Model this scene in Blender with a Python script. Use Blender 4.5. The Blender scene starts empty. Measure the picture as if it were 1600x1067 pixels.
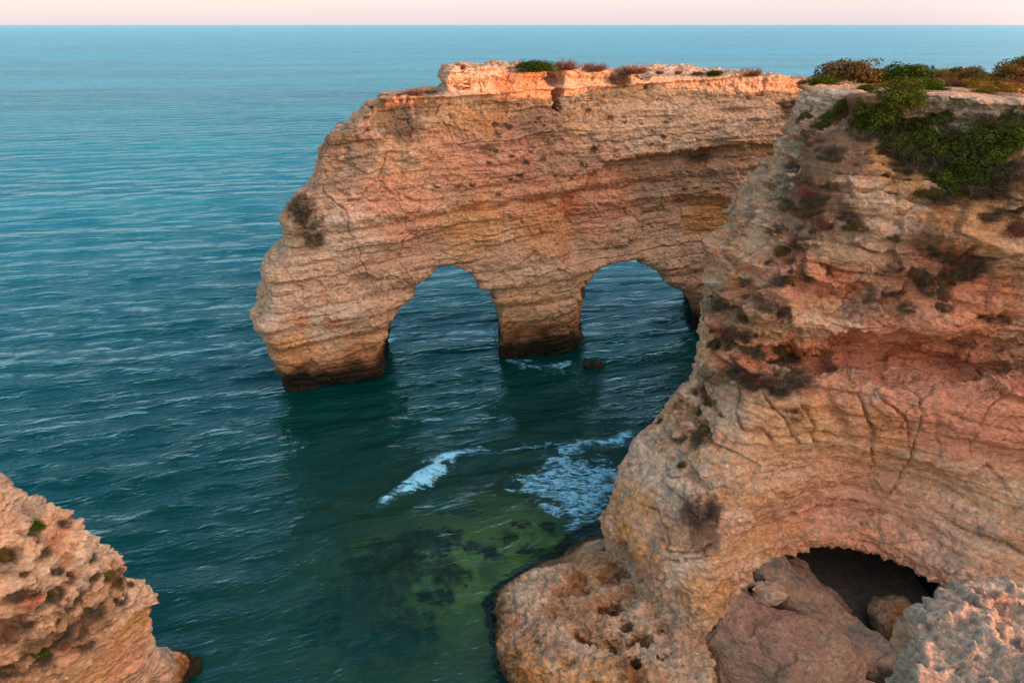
import bpy, math, random, time
import numpy as np
from mathutils import Vector
from mathutils.bvhtree import BVHTree
T0 = time.time()
random.seed(7)
rng = np.random.default_rng(11)
f4 = np.float32
R = math.radians
scene = bpy.context.scene
COL = scene.collection

# ------------------------------------------------------------------ camera
H, F, CX, CY = 28.0, 1200.0, 800.0, 533.5
PITCH = math.atan((533.5 - 38.7) / F)
cam_d = bpy.data.cameras.new('camera')
cam = bpy.data.objects.new('camera', cam_d); COL.objects.link(cam)
cam.location = (0, 0, H)
cam.rotation_mode = 'XYZ'
cam.rotation_euler = (math.pi / 2 - PITCH, R(0.0), 0)
cam_d.sensor_width = 36.0
cam_d.lens = 36.0 * F / 1600.0
cam_d.clip_start = 0.5; cam_d.clip_end = 90000
scene.camera = cam
ct, st = math.cos(PITCH), math.sin(PITCH)

def ray(px, py):
    a = (px - CX) / F; b = (CY - py) / F
    return np.array([a, ct + st * b, -st + ct * b])
def at_z(px, py, z):
    d = ray(px, py); t = (z - H) / d[2]
    return (d[0] * t, d[1] * t)
def at_y(px, py, y):
    d = ray(px, py); t = y / d[1]
    return np.array([d[0] * t, y, H + d[2] * t])

# ------------------------------------------------------------------ noise
_p = rng.permutation(256).astype(np.int32); _p = np.concatenate([_p, _p, _p])
_g = rng.normal(size=(256, 3)); _g = (_g / np.linalg.norm(_g, axis=1)[:, None]).astype(f4)
def noise(x, y, z):
    x = np.asarray(x, f4).ravel(); y = np.asarray(y, f4).ravel(); z = np.asarray(z, f4).ravel()
    out = np.empty(x.shape, f4)
    for s in range(0, x.size, 200000):
        e = s + 200000
        a, b, c = x[s:e], y[s:e], z[s:e]
        fi, fj, fk = np.floor(a), np.floor(b), np.floor(c)
        i, j, k = fi.astype(np.int32) & 255, fj.astype(np.int32) & 255, fk.astype(np.int32) & 255
        a = a - fi; b = b - fj; c = c - fk
        u = a * a * a * (a * (a * 6 - 15) + 10); v = b * b * b * (b * (b * 6 - 15) + 10); w = c * c * c * (c * (c * 6 - 15) + 10)
        r = None
        for di in (0, 1):
            A = _p[i + di]; wu = u if di else 1 - u
            for dj in (0, 1):
                B = _p[A + j + dj]; wv = v if dj else 1 - v
                for dk in (0, 1):
                    G = _g[_p[B + k + dk]]; ww = w if dk else 1 - w
                    q = wu * wv * ww * (G[:, 0] * (a - di) + G[:, 1] * (b - dj) + G[:, 2] * (c - dk))
                    r = q if r is None else r + q
        out[s:e] = r * 1.6
    return out
def fbm(x, y, z, o=4, g=0.5, lac=2.03):
    r = 0; a = 1; t = 0
    for i in range(o):
        r = r + a * noise(x + 17.3 * i, y - 9.1 * i, z + 5.7 * i); t += a
        a *= g; x = x * lac; y = y * lac; z = z * lac
    return r / t
def worley(x, y, z, seed=0):
    """distance to nearest and second nearest feature point"""
    x = np.asarray(x, f4).ravel(); y = np.asarray(y, f4).ravel(); z = np.asarray(z, f4).ravel()
    f1 = np.empty(x.shape, f4); f2 = np.empty(x.shape, f4)
    for s in range(0, x.size, 200000):
        e = s + 200000
        a, b, c = x[s:e], y[s:e], z[s:e]
        fi, fj, fk = np.floor(a).astype(np.int32), np.floor(b).astype(np.int32), np.floor(c).astype(np.int32)
        m1 = np.full(a.shape, 9, f4); m2 = np.full(a.shape, 9, f4)
        for di in (-1, 0, 1):
            for dj in (-1, 0, 1):
                for dk in (-1, 0, 1):
                    h = _p[_p[_p[(fi + di + seed) & 255] + ((fj + dj) & 255)] + ((fk + dk) & 255)]
                    G = _g[h] * 0.42 + 0.5
                    d = (fi + di + G[:, 0] - a) ** 2 + (fj + dj + G[:, 1] - b) ** 2 + (fk + dk + G[:, 2] - c) ** 2
                    m2 = np.minimum(m2, np.maximum(m1, d)); m1 = np.minimum(m1, d)
        f1[s:e] = np.sqrt(m1); f2[s:e] = np.sqrt(m2)
    return f1, f2
def facet(x, y, z, seed=0):
    """angular broken-rock relief: every cell is a randomly tilted plane"""
    x = np.asarray(x, f4).ravel(); y = np.asarray(y, f4).ravel(); z = np.asarray(z, f4).ravel()
    out = np.empty(x.shape, f4)
    for s in range(0, x.size, 200000):
        e = s + 200000
        a, b, c = x[s:e], y[s:e], z[s:e]
        fi, fj, fk = np.floor(a).astype(np.int32), np.floor(b).astype(np.int32), np.floor(c).astype(np.int32)
        m1 = np.full(a.shape, 9, f4); v = np.zeros(a.shape, f4)
        for di in (-1, 0, 1):
            for dj in (-1, 0, 1):
                for dk in (-1, 0, 1):
                    h = _p[_p[_p[(fi + di + seed) & 255] + ((fj + dj) & 255)] + ((fk + dk) & 255)]
                    G = _g[h] * 0.42 + 0.5
                    ex = fi + di + G[:, 0] - a; ey = fj + dj + G[:, 1] - b; ez = fk + dk + G[:, 2] - c
                    d = ex * ex + ey * ey + ez * ez
                    K = _g[_p[h + 91]]
                    val = K[:, 0] * ex + K[:, 1] * ey + K[:, 2] * ez + .35 * (K[:, 1] + K[:, 0])
                    m = d < m1
                    m1 = np.where(m, d, m1); v = np.where(m, val, v)
        out[s:e] = v
    return out
def beds(x, y, s, k, seed=0):
    """separate rock beds of uneven thickness, each standing out by its own amount, broken by joints"""
    q = s * k + .8 * noise(0 * s + seed, 0 * s, s * k * .45) + .25 * noise(x * .5 + seed, y * .5, s * .5)
    b = np.floor(q); f = q - b
    off = noise(x * .16 + b * 3.7, y * .16 + seed, b * 7.31)
    j = noise(x * .9 + b * 5.1, y * .9, b * 3.3)
    groove = -np.exp(-((f - .0) / .10) ** 2) - np.exp(-((f - 1.0) / .10) ** 2)
    return off, groove, j
def sstep(a, b, x):
    t = np.clip((x - a) / (b - a), 0, 1)
    return t * t * (3 - 2 * t)

# ------------------------------------------------------------------ sdf tools
def sd_poly(px, py, poly):
    """signed distance to a closed 2-d polygon, negative inside"""
    V = np.asarray(poly, f4); n = len(V)
    d = np.full(px.shape, 1e9, f4); s = np.zeros(px.shape, bool)
    for i in range(n):
        a = V[i]; b = V[i - 1]
        ex, ey = b[0] - a[0], b[1] - a[1]
        wx, wy = px - a[0], py - a[1]
        t = np.clip((wx * ex + wy * ey) / (ex * ex + ey * ey + 1e-9), 0, 1)
        d = np.minimum(d, (wx - ex * t) ** 2 + (wy - ey * t) ** 2)
        c1 = py >= a[1]; c2 = py < b[1]; c3 = ex * wy > ey * wx
        s ^= (c1 & c2 & c3) | (~c1 & ~c2 & ~c3)
    d = np.sqrt(d)
    return np.where(s, -d, d).astype(f4)
def smax(a, b, k):
    h = np.clip(0.5 + 0.5 * (a - b) / k, 0, 1)
    return b + (a - b) * h + k * h * (1 - h)
def smin(a, b, k): return -smax(-a, -b, k)
def smooth_poly(pts, it=1):
    """Chaikin corner cutting"""
    P = np.asarray(pts, float)
    for _ in range(it):
        Q = np.roll(P, -1, 0)
        P = np.stack([P * .75 + Q * .25, P * .25 + Q * .75], 1).reshape(-1, 2)
    return P
def grid(lo, hi, h):
    ax = [np.arange(lo[i], hi[i] + h, h, dtype=f4) for i in range(3)]
    return ax, np.meshgrid(*ax, indexing='ij')
def contour_stack(ax, levels, it=1):
    """levels: [(z, polygon)] bottom up -> 3-d field by interpolating the plan distances"""
    X, Y = np.meshgrid(ax[0], ax[1], indexing='ij')
    D = [sd_poly(X, Y, smooth_poly(p, it)) for _, p in levels]
    zs = np.array([z for z, _ in levels])
    out = np.empty((len(ax[0]), len(ax[1]), len(ax[2])), f4)
    for k, z in enumerate(ax[2]):
        i = int(np.clip(np.searchsorted(zs, z) - 1, 0, len(zs) - 2))
        t = float(np.clip((z - zs[i]) / (zs[i + 1] - zs[i]), 0, 1))
        out[:, :, k] = D[i] * (1 - t) + D[i + 1] * t
    return out
def ellipsoid(X, Y, Z, c, r, rz=0.0):
    a, b = X - c[0], Y - c[1]
    ca, sa = math.cos(rz), math.sin(rz)
    a, b = a * ca + b * sa, -a * sa + b * ca
    q = np.sqrt((a / r[0]) ** 2 + (b / r[1]) ** 2 + ((Z - c[2]) / r[2]) ** 2)
    return (q - 1) * min(r)

def surface_nets(Fd, lo, h):
    nx, ny, nz = Fd.shape
    S = Fd < 0
    cnt = np.zeros((nx - 1, ny - 1, nz - 1), np.int8)
    for i in (0, 1):
        for j in (0, 1):
            for k in (0, 1):
                cnt += S[i:nx - 1 + i, j:ny - 1 + j, k:nz - 1 + k]
    act = (cnt > 0) & (cnt < 8)
    I, J, K = np.nonzero(act)
    vid = np.full(act.shape, -1, np.int64); vid[I, J, K] = np.arange(len(I))
    P = np.zeros((len(I), 3)); N = np.zeros(len(I))
    cs = [(a, b, c) for a in (0, 1) for b in (0, 1) for c in (0, 1)]
    for a in cs:
        for b in cs:
            if a < b and sum(abs(a[t] - b[t]) for t in range(3)) == 1:
                fa = Fd[I + a[0], J + a[1], K + a[2]]; fb = Fd[I + b[0], J + b[1], K + b[2]]
                m = (fa < 0) != (fb < 0)
                t = np.where(m, fa / np.where(m, fa - fb, 1), 0)
                for q in range(3):
                    P[:, q] += np.where(m, a[q] + (b[q] - a[q]) * t, 0)
                N += m
    P = P / N[:, None] + np.stack([I, J, K], 1)
    P = P * h + np.asarray(lo)
    quads = []
    for axis in range(3):
        A = np.moveaxis(S, axis, 0); V = np.moveaxis(vid, axis, 0)
        m = A[:-1, 1:-1, 1:-1] != A[1:, 1:-1, 1:-1]
        i, j, k = np.nonzero(m)
        q = np.stack([V[i, j, k], V[i, j + 1, k], V[i, j + 1, k + 1], V[i, j, k + 1]], 1)
        flip = ~A[i, j + 1, k + 1]
        if axis == 1: flip = ~flip
        q[flip] = q[flip][:, ::-1]
        quads.append(q)
    Q = np.concatenate(quads)
    return P, Q

def subdivide(P, Q, mask=None):
    if mask is None: mask = np.ones(len(Q), bool)
    K, S = Q[~mask], Q[mask]
    e = np.stack([S, np.roll(S, -1, 1)], 2).reshape(-1, 2); e.sort(1)
    key = e[:, 0] * (len(P) + 1) + e[:, 1]
    uk, inv = np.unique(key, return_inverse=True)
    ea, eb = uk // (len(P) + 1), uk % (len(P) + 1)
    mid = (P[ea] + P[eb]) / 2
    cen = P[S].mean(1)
    n0 = len(P); n1 = n0 + len(mid)
    P2 = np.concatenate([P, mid, cen])
    m = inv.reshape(-1, 4) + n0; c = np.arange(len(S)) + n1
    parts = [np.stack([S[:, i], m[:, i], c, m[:, i - 1]], 1) for i in range(4)]
    return P2, np.concatenate([K] + parts)
def relax(P, Q, it=1, w=0.5):
    a = Q.ravel(); b = np.roll(Q, -1, 1).ravel()
    n = len(P); cnt = np.bincount(a, minlength=n) + np.bincount(b, minlength=n)
    for _ in range(it):
        R_ = np.stack([np.bincount(a, P[b, k], n) + np.bincount(b, P[a, k], n) for k in range(3)], 1)
        P = P * (1 - w) + w * R_ / np.maximum(cnt, 1)[:, None]
    return P
def normals(P, Q):
    d1 = P[Q[:, 2]] - P[Q[:, 0]]; d2 = P[Q[:, 3]] - P[Q[:, 1]]
    fn = np.cross(d1, d2); n = len(P)
    N = np.stack([sum(np.bincount(Q[:, c], fn[:, k], n) for c in range(4)) for k in range(3)], 1)
    return N / (np.linalg.norm(N, axis=1)[:, None] + 1e-12)
def mesh_obj(name, P, Q, mat, col=None, parent=None, smooth=True, extra=None):
    me = bpy.data.meshes.new(name)
    Q = np.asarray(Q, np.int32); nv = Q.shape[1]
    me.vertices.add(len(P)); me.vertices.foreach_set('co', np.asarray(P, f4).ravel())
    me.loops.add(Q.size); me.loops.foreach_set('vertex_index', Q.ravel())
    me.polygons.add(len(Q))
    me.polygons.foreach_set('loop_start', np.arange(0, Q.size, nv, dtype=np.int32))
    me.polygons.foreach_set('loop_total', np.full(len(Q), nv, np.int32))
    me.polygons.foreach_set('use_smooth', np.full(len(Q), smooth, bool))
    if col is not None:
        at = me.attributes.new('col', 'FLOAT_COLOR', 'POINT')
        c4 = np.ones((len(P), 4), f4); c4[:, :3] = col
        at.data.foreach_set('color', c4.ravel())
    for k, v in (extra or {}).items():
        at = me.attributes.new(k, 'FLOAT', 'POINT'); at.data.foreach_set('value', np.asarray(v, f4))
    me.update(); me.validate()
    me.materials.append(mat)
    o = bpy.data.objects.new(name, me); COL.objects.link(o); o.parent = parent
    return o
def tag(o, label=None, cat=None, group=None, kind=None):
    if label: o['label'] = label
    if cat: o['category'] = cat
    if group: o['group'] = group
    if kind: o['kind'] = kind
    return o

# ------------------------------------------------------------------ materials
def new_mat(name):
    m = bpy.data.materials.new(name); m.use_nodes = True
    nt = m.node_tree; nt.nodes.clear()
    return m, nt, nt.nodes, nt.links
def nd(N, t, **k):
    n = N.new(t)
    for a, b in k.items():
        if a.startswith('i_'): n.inputs[a[2:].replace('_', ' ')].default_value = b
        else: setattr(n, a, b)
    return n
def rock_material(name, fine=1.0, bump=0.06, rough=0.92, tone=1.0):
    m, nt, N, L = new_mat(name)
    geo = nd(N, 'ShaderNodeNewGeometry'); at = nd(N, 'ShaderNodeAttribute', attribute_name='col')
    mp = nd(N, 'ShaderNodeMapping'); L.new(geo.outputs['Position'], mp.inputs[0])
    mp.inputs['Scale'].default_value = (fine, fine, fine * 1.6)
    n1 = nd(N, 'ShaderNodeTexNoise', i_Scale=3.2, i_Detail=9.0, i_Roughness=0.68); L.new(mp.outputs[0], n1.inputs['Vector'])
    n2 = nd(N, 'ShaderNodeTexNoise', i_Scale=11.0, i_Detail=5.0, i_Roughness=0.6); L.new(mp.outputs[0], n2.inputs['Vector'])
    v1 = nd(N, 'ShaderNodeTexVoronoi', i_Scale=5.0); L.new(mp.outputs[0], v1.inputs['Vector'])
    mp2 = nd(N, 'ShaderNodeMapping'); mp2.inputs['Scale'].default_value = (.55 * fine, .55 * fine, 7 * fine)
    L.new(geo.outputs['Position'], mp2.inputs[0])
    n3 = nd(N, 'ShaderNodeTexNoise', i_Scale=1.0, i_Detail=6.0, i_Roughness=0.65); L.new(mp2.outputs[0], n3.inputs['Vector'])
    r1 = nd(N, 'ShaderNodeMapRange'); r1.inputs[1].default_value = .25; r1.inputs[2].default_value = .75
    r1.inputs[3].default_value = .50 * tone; r1.inputs[4].default_value = 1.55 * tone
    L.new(n1.outputs[0], r1.inputs[0])
    r2 = nd(N, 'ShaderNodeMapRange'); r2.inputs[1].default_value = .3; r2.inputs[2].default_value = .7
    r2.inputs[3].default_value = .82; r2.inputs[4].default_value = 1.18
    L.new(n3.outputs[0], r2.inputs[0])
    mu = nd(N, 'ShaderNodeMath', operation='MULTIPLY'); L.new(r1.outputs[0], mu.inputs[0]); L.new(r2.outputs[0], mu.inputs[1])
    sc = nd(N, 'ShaderNodeVectorMath', operation='SCALE'); L.new(at.outputs['Color'], sc.inputs[0]); L.new(mu.outputs[0], sc.inputs['Scale'])
    # small dark specks of lichen and pits in the surface colour
    r3 = nd(N, 'ShaderNodeMapRange'); r3.inputs[1].default_value = .60; r3.inputs[2].default_value = .70
    L.new(n2.outputs[0], r3.inputs[0])
    mx = nd(N, 'ShaderNodeMix', data_type='RGBA'); L.new(r3.outputs[0], mx.inputs[0]); L.new(sc.outputs[0], mx.inputs[6])
    sc2 = nd(N, 'ShaderNodeVectorMath', operation='MULTIPLY'); L.new(sc.outputs[0], sc2.inputs[0]); sc2.inputs[1].default_value = (.42, .40, .38)
    L.new(sc2.outputs[0], mx.inputs[7])
    a1 = nd(N, 'ShaderNodeMath', operation='MULTIPLY'); L.new(v1.outputs[0], a1.inputs[0]); a1.inputs[1].default_value = .5
    a2 = nd(N, 'ShaderNodeMath', operation='ADD'); L.new(n1.outputs[0], a2.inputs[0]); L.new(a1.outputs[0], a2.inputs[1])
    a3 = nd(N, 'ShaderNodeMath', operation='MULTIPLY_ADD'); L.new(n3.outputs[0], a3.inputs[0]); a3.inputs[1].default_value = .9; L.new(a2.outputs[0], a3.inputs[2])
    a4 = nd(N, 'ShaderNodeMath', operation='MULTIPLY_ADD'); L.new(n2.outputs[0], a4.inputs[0]); a4.inputs[1].default_value = .35; L.new(a3.outputs[0], a4.inputs[2])
    ve = nd(N, 'ShaderNodeTexVoronoi', feature='DISTANCE_TO_EDGE', i_Scale=1.3)
    dv = nd(N, 'ShaderNodeVectorMath', operation='MULTIPLY_ADD'); L.new(n1.outputs[1], dv.inputs[0]); dv.inputs[1].default_value = (.35, .35, .35); L.new(mp.outputs[0], dv.inputs[2]); L.new(dv.outputs[0], ve.inputs['Vector'])
    vm = nd(N, 'ShaderNodeMapRange'); vm.inputs[1].default_value = 0; vm.inputs[2].default_value = .07; vm.inputs[3].default_value = -.10; vm.inputs[4].default_value = 0; L.new(ve.outputs[0], vm.inputs[0])
    a5 = nd(N, 'ShaderNodeMath', operation='ADD'); L.new(a4.outputs[0], a5.inputs[0]); L.new(vm.outputs[0], a5.inputs[1]); a4 = a5
    bp = nd(N, 'ShaderNodeBump', i_Strength=1.0, i_Distance=bump * 2.2); L.new(a4.outputs[0], bp.inputs['Height'])
    bs = nd(N, 'ShaderNodeBsdfPrincipled', i_Roughness=rough); bs.inputs['Specular IOR Level'].default_value = .15
    L.new(mx.outputs[2], bs.inputs['Base Color']); L.new(bp.outputs[0], bs.inputs['Normal'])
    o = nd(N, 'ShaderNodeOutputMaterial'); L.new(bs.outputs[0], o.inputs[0])
    return m
M_rock = rock_material('limestone', 1.0, .075)
M_rock_near = rock_material('lichen_limestone', 5.0, .012)
M_sand = rock_material('sand', .8, .02)
def leaf_material(name, trans=.25):
    m, nt, N, L = new_mat(name)
    at = nd(N, 'ShaderNodeAttribute', attribute_name='col')
    oi = nd(N, 'ShaderNodeObjectInfo')
    geo = nd(N, 'ShaderNodeNewGeometry')
    n = nd(N, 'ShaderNodeTexNoise', i_Scale=2.5, i_Detail=2.0); L.new(geo.outputs['Position'], n.inputs['Vector'])
    hs = nd(N, 'ShaderNodeHueSaturation'); L.new(at.outputs['Color'], hs.inputs['Color'])
    r = nd(N, 'ShaderNodeMapRange'); r.inputs[1].default_value = .3; r.inputs[2].default_value = .7
    r.inputs[3].default_value = .6; r.inputs[4].default_value = 1.5
    L.new(n.outputs[0], r.inputs[0]); L.new(r.outputs[0], hs.inputs['Value'])
    h = nd(N, 'ShaderNodeMapRange'); h.inputs[3].default_value = .485; h.inputs[4].default_value = .515
    L.new(oi.outputs['Random'], h.inputs[0]); L.new(h.outputs[0], hs.inputs['Hue'])
    b1 = nd(N, 'ShaderNodeBsdfDiffuse'); b2 = nd(N, 'ShaderNodeBsdfTranslucent')
    L.new(hs.outputs[0], b1.inputs[0]); L.new(hs.outputs[0], b2.inputs[0])
    mx = nd(N, 'ShaderNodeMixShader'); mx.inputs[0].default_value = trans
    L.new(b1.outputs[0], mx.inputs[1]); L.new(b2.outputs[0], mx.inputs[2])
    o = nd(N, 'ShaderNodeOutputMaterial'); L.new(mx.outputs[0], o.inputs[0])
    return m
M_leaf = leaf_material('shrub_leaves')
M_dry = leaf_material('dry_twigs', .15)

# ------------------------------------------------------------------ rock shapes (coarse fields)
# the arch: a wall of rock along a line, profile in (u along the wall, z), thickness in v
A0 = np.array([-16.5, 56.4]); TU = np.array([.919, .394]); TN = np.array([.394, -.919])
def wall_uz(px, py, v):
    d = ray(px, py)
    # (t*d.xy - A0).TN = v
    t = (v + A0 @ TN) / (d[:2] @ TN)
    p = d[:2] * t
    return ((p - A0) @ TU, H + d[2] * t)
arch_left = [(445, 640, -3), (447, 604, -3), (432, 575, -3), (414, 535, -3), (402, 492, -3.2), (406, 455, -3.5), (411, 410, -3.5), (430, 385, -3.7), (447, 370, -3.7),
             (434, 358, -4), (441, 330, -4), (462, 300, -4.2), (488, 275, -4.2), (494, 235, -4.5), (508, 208, -4.5), (530, 203, -4.6), (535, 188, -4.6), (553, 184, -4.6),
             (556, 174, -4.6), (590, 164, -4.8), (592, 150, -4.8), (640, 146, -4.8), (682, 142, -4.8), (687, 108, -4.8), (700, 102, -4.8), (745, 103, -4.8), (800, 101, -4.6), (850, 103, -4.5),
             (905, 108, -4.5), (1000, 112, -4), (1100, 113, -3.5), (1180, 116, -3.5), (1260, 121, -3)]
prof = [wall_uz(*q) for q in arch_left]
uR = 50.0
prof = prof + [(uR, prof[-1][1]), (uR, -4), (prof[0][0], -4)]
win1 = [wall_uz(x, y, -1.0) for x, y in [(592, 600), (596, 560), (603, 514), (626, 480), (650, 447), (680, 421), (703, 413), (735, 425), (764, 447), (777, 470), (780, 495), (781, 560)]]
win1 = [(win1[0][0] - .2, -4)] + win1 + [(win1[-1][0] + .5, -4)]
win2 = [wall_uz(x, y, -1.0) for x, y in [(902, 590), (905, 520), (905, 455), (925, 432), (955, 410), (985, 403), (1016, 407), (1024, 423), (1045, 438), (1074, 449), (1080, 480), (1088, 525), (1088, 590)]]
win2 = [(win2[0][0], -4)] + win2 + [(win2[-1][0], -4)]

def arch_field():
    h = .28
    lo, hi = (-25, 50, -2.5), (38, 92, 26)
    ax, (X, Y, Z) = grid(lo, hi, h)
    a, b = X - f4(A0[0]), Y - f4(A0[1])
    U = a * f4(TU[0]) + b * f4(TU[1]); V = a * f4(TN[0]) + b * f4(TN[1])
    wu = fbm(X[:, :, 0] * .12, Y[:, :, 0] * .12, 0 * X[:, :, 0], 3).reshape(X.shape[:2])[:, :, None]
    d_out = sd_poly(U + wu * .15 + .33 * np.minimum(V + 3.6, 0) * sstep(26, 10, U), Z, np.array(prof))
    # front face: leans back as it climbs, steps in at the diagonal overhang
    lean = np.interp(Z, [-3, 0, 2, 5.2, 6.2, 12, 13.2, 17, 20.6, 20.9, 21.9, 22.2, 24.5], [-1.4, -1.0, -.2, .25, .1, -.5, -.25, -1.2, -2.2, -2.3, -3.1, -2.8, -3.0]).astype(f4)
    # the left prow leans back more in its upper half
    lean = lean - sstep(8, -2, U) * sstep(11, 20, Z) * 1.2
    # right bay set back behind a diagonal overhang
    rise = np.interp(U, [20, 23, 27, 33, 45], [11.5, 13.6, 16.2, 17.2, 17.5]).astype(f4)
    bay = sstep(21.5, 24.5, U + (Z - 12) * .15) * sstep(0.5, -.1, Z - rise)
    lean = lean - bay * 1.5 * sstep(7, 10, Z)
    # the wall swings towards the camera on the far right
    lean = lean + sstep(30, 46, U) * 3.0 + 1.0 * np.exp(-((U - 21.5) / 3.5) ** 2) * sstep(12, 5, Z)
    nz = fbm((X * .16), (Y * .16), (Z * .2), 3).reshape(X.shape)
    front = (V - lean - nz * .9) * .95
    back = -(V + 11.5 + nz * 1.5 - sstep(6, -3, U) * 3)
    d = smax(d_out, front, 1.6 - 1.3 * sstep(14, 20.5, Z))
    d = smax(d, back, 2.0)
    for w, sh, fl in ((win1, -.368, .05), (win2, -.559, .03)):
        t = sd_poly(U - sh * (V + 1), Z + .0 * V, smooth_poly(w)) 
        t = t + np.clip(-1 - V, -3, 12) * fl * -1 + nz * .25
        d = smax(d, -t, .7)
    # pillars flare slightly under the groove, undercut at the waterline
    # cleft in the cap rock
    uc = wall_uz(862, 150, -4)[0]
    cl = np.maximum(np.abs(U - uc + (Z - 22) * .05) - .30 - .1 * (Z - 21), np.maximum(21.0 - Z, -(V + 7.0)))
    d = smax(d, -cl, .15)
    for pxc, w, zb in ((1000, .25, 22.6), (1152, .10, 22.0), (1072, .09, 23), (1218, .12, 22), (720, .15, 23)):
        uc = wall_uz(pxc, 130, -4)[0]
        cl = np.maximum(np.abs(U - uc) - w, np.maximum(zb - Z, -(V + 4.5)))
        d = smax(d, -cl, .1)
    return surface_nets(d, lo, h)

def P_(z, pts, back):
    return (z, [at_z(x, y, z) for x, y in pts] + back)
def headland_field():
    h = .30
    lo, hi = (-6, 20, -2), (72, 88, 26.8)
    ax, (X, Y, Z) = grid(lo, hi, h)
    def bk(x0, y0, yr):   # hidden far side and the part right of the frame
        return [(46, yr - 1), (80, yr - 4), (90, 64), (34, 62), (27, 60), (22.5, 57.5), (x0, min(y0, 55))]
    lv = [
        P_(-2, [(985, 905), (1030, 985), (1095, 1035), (1150, 1000), (1200, 985), (1290, 985), (1400, 990), (1500, 1010), (1600, 1030)], bk(13, 46, 26)),
        P_(0.5, [(950, 880), (1000, 950), (1060, 1015), (1098, 1035), (1140, 1005), (1200, 975), (1290, 965), (1400, 970), (1500, 985), (1600, 1000)], bk(12, 46, 27)),
        P_(2.5, [(935, 838), (990, 893), (1045, 955), (1098, 982), (1138, 955), (1200, 900), (1290, 885), (1400, 905), (1500, 940), (1600, 962)], bk(12, 45, 28)),
        P_(4, [(930, 795), (975, 845), (1045, 893), (1100, 908), (1146, 888), (1200, 850), (1290, 840), (1400, 858), (1500, 892), (1600, 912)], bk(12, 44, 29)),
        P_(5, [(948, 748), (1000, 808), (1060, 857), (1110, 866), (1148, 846), (1190, 814), (1300, 798), (1400, 808), (1500, 842), (1600, 868)], bk(12.5, 44, 30)),
        P_(7, [(988, 680), (1035, 735), (1090, 775), (1145, 776), (1190, 752), (1300, 730), (1400, 738), (1500, 764), (1600, 784)], bk(13, 45, 31)),
        P_(9, [(1040, 617), (1082, 655), (1130, 685), (1190, 692), (1300, 684), (1400, 686), (1500, 698), (1600, 706)], bk(13.5, 46, 31)),
        P_(10.8, [(1078, 562), (1110, 600), (1150, 622), (1200, 628), (1300, 628), (1400, 634), (1500, 642), (1600, 646)], bk(14, 47, 32)),
        P_(11.5, [(1084, 540), (1118, 578), (1165, 600), (1250, 603), (1300, 597), (1400, 596), (1500, 604), (1600, 612)], bk(14, 47, 33)),
        P_(12.6, [(1092, 505), (1130, 540), (1180, 548), (1250, 538), (1330, 528), (1400, 526), (1500, 532), (1600, 542)], bk(14.5, 48, 34)),
        P_(14, [(1100, 455), (1140, 487), (1200, 507), (1300, 518), (1400, 520), (1500, 520), (1600, 518)], bk(15, 50, 34)),
        P_(16, [(1118, 400), (1160, 425), (1210, 442), (1300, 443), (1400, 450), (1500, 452), (1600, 448)], bk(15.5, 52, 34)),
        P_(18, [(1152, 337), (1190, 360), (1240, 375), (1300, 381), (1400, 387), (1500, 388), (1600, 385)], bk(16, 54, 34.5)),
        P_(20, [(1206, 275), (1222, 292), (1250, 302), (1300, 308), (1400, 312), (1500, 316), (1600, 318)], bk(18.6, 54, 35)),
        P_(22, [(1238, 202), (1250, 218), (1262, 228), (1300, 236), (1350, 236), (1400, 232), (1500, 240), (1600, 250)], bk(19.4, 54, 35)),
        P_(23.6, [(1254, 158), (1264, 167), (1275, 170), (1320, 178), (1380, 180), (1450, 182), (1530, 188), (1600, 192)], bk(19.9, 54, 35.5)),
        P_(24.6, [(1262, 133), (1272, 138), (1294, 142), (1335, 152), (1400, 154), (1460, 154), (1510, 157), (1560, 158), (1600, 160)], bk(20.3, 54.5, 36)),
    ]
    d = contour_stack(ax, lv)
    n1 = fbm(X * .13, Y * .13, Z * .16, 4).reshape(X.shape)
    n2 = fbm(X * .45 + 9, Y * .45, Z * .6, 2).reshape(X.shape)
    d = d + n1 * 1.1 * sstep(0, 5, Z) + n2 * .2 * sstep(10.5, 13, Z)
    ztop = 24.6 + n1[:, :, -1:] * .3 + sstep(50, 70, X) * 1.5
    # plateau drops gently to the gully on the camera side
    d = smax(d, Z - ztop, .5)
    # hanging cavities in the red band
    for px, py, rx, rz in ((1425, 552, 1.3, .55), (1530, 592, 1.2, .6), (1485, 585, .6, .4), (1330, 545, .5, .35), (1540, 490, .9, .35), (1260, 545, .7, .3), (1580, 600, .7, .5), (1300, 430, .35, .5)):
        c = at_y(px, py, 36.2 if py > 520 else 36.6)
        d = smax(d, -ellipsoid(X, Y, Z, c, (rx, 1.6, rz)), .3)
    # long slot under the overhanging lip
    c = at_y(1420, 570, 36.3); d = smax(d, -ellipsoid(X, Y, Z, c, (9.0, 1.4, .55), -.05), .5)
    # the sea cave
    c = at_z(1300, 945, 1.6); cave = ellipsoid(X, Y, Z, (c[0] - .5, c[1] + 5.6, 1.0), (6.3, 8.4, 2.15), .12)
    c2 = at_z(1345, 960, 1.0); cave = smin(cave, ellipsoid(X, Y, Z, (c2[0] + .9, c2[1] + 1, .6), (4.2, 6, 2.5)), 1.2)
    d = smax(d, -(cave + n1 * .8), .8)
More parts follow.
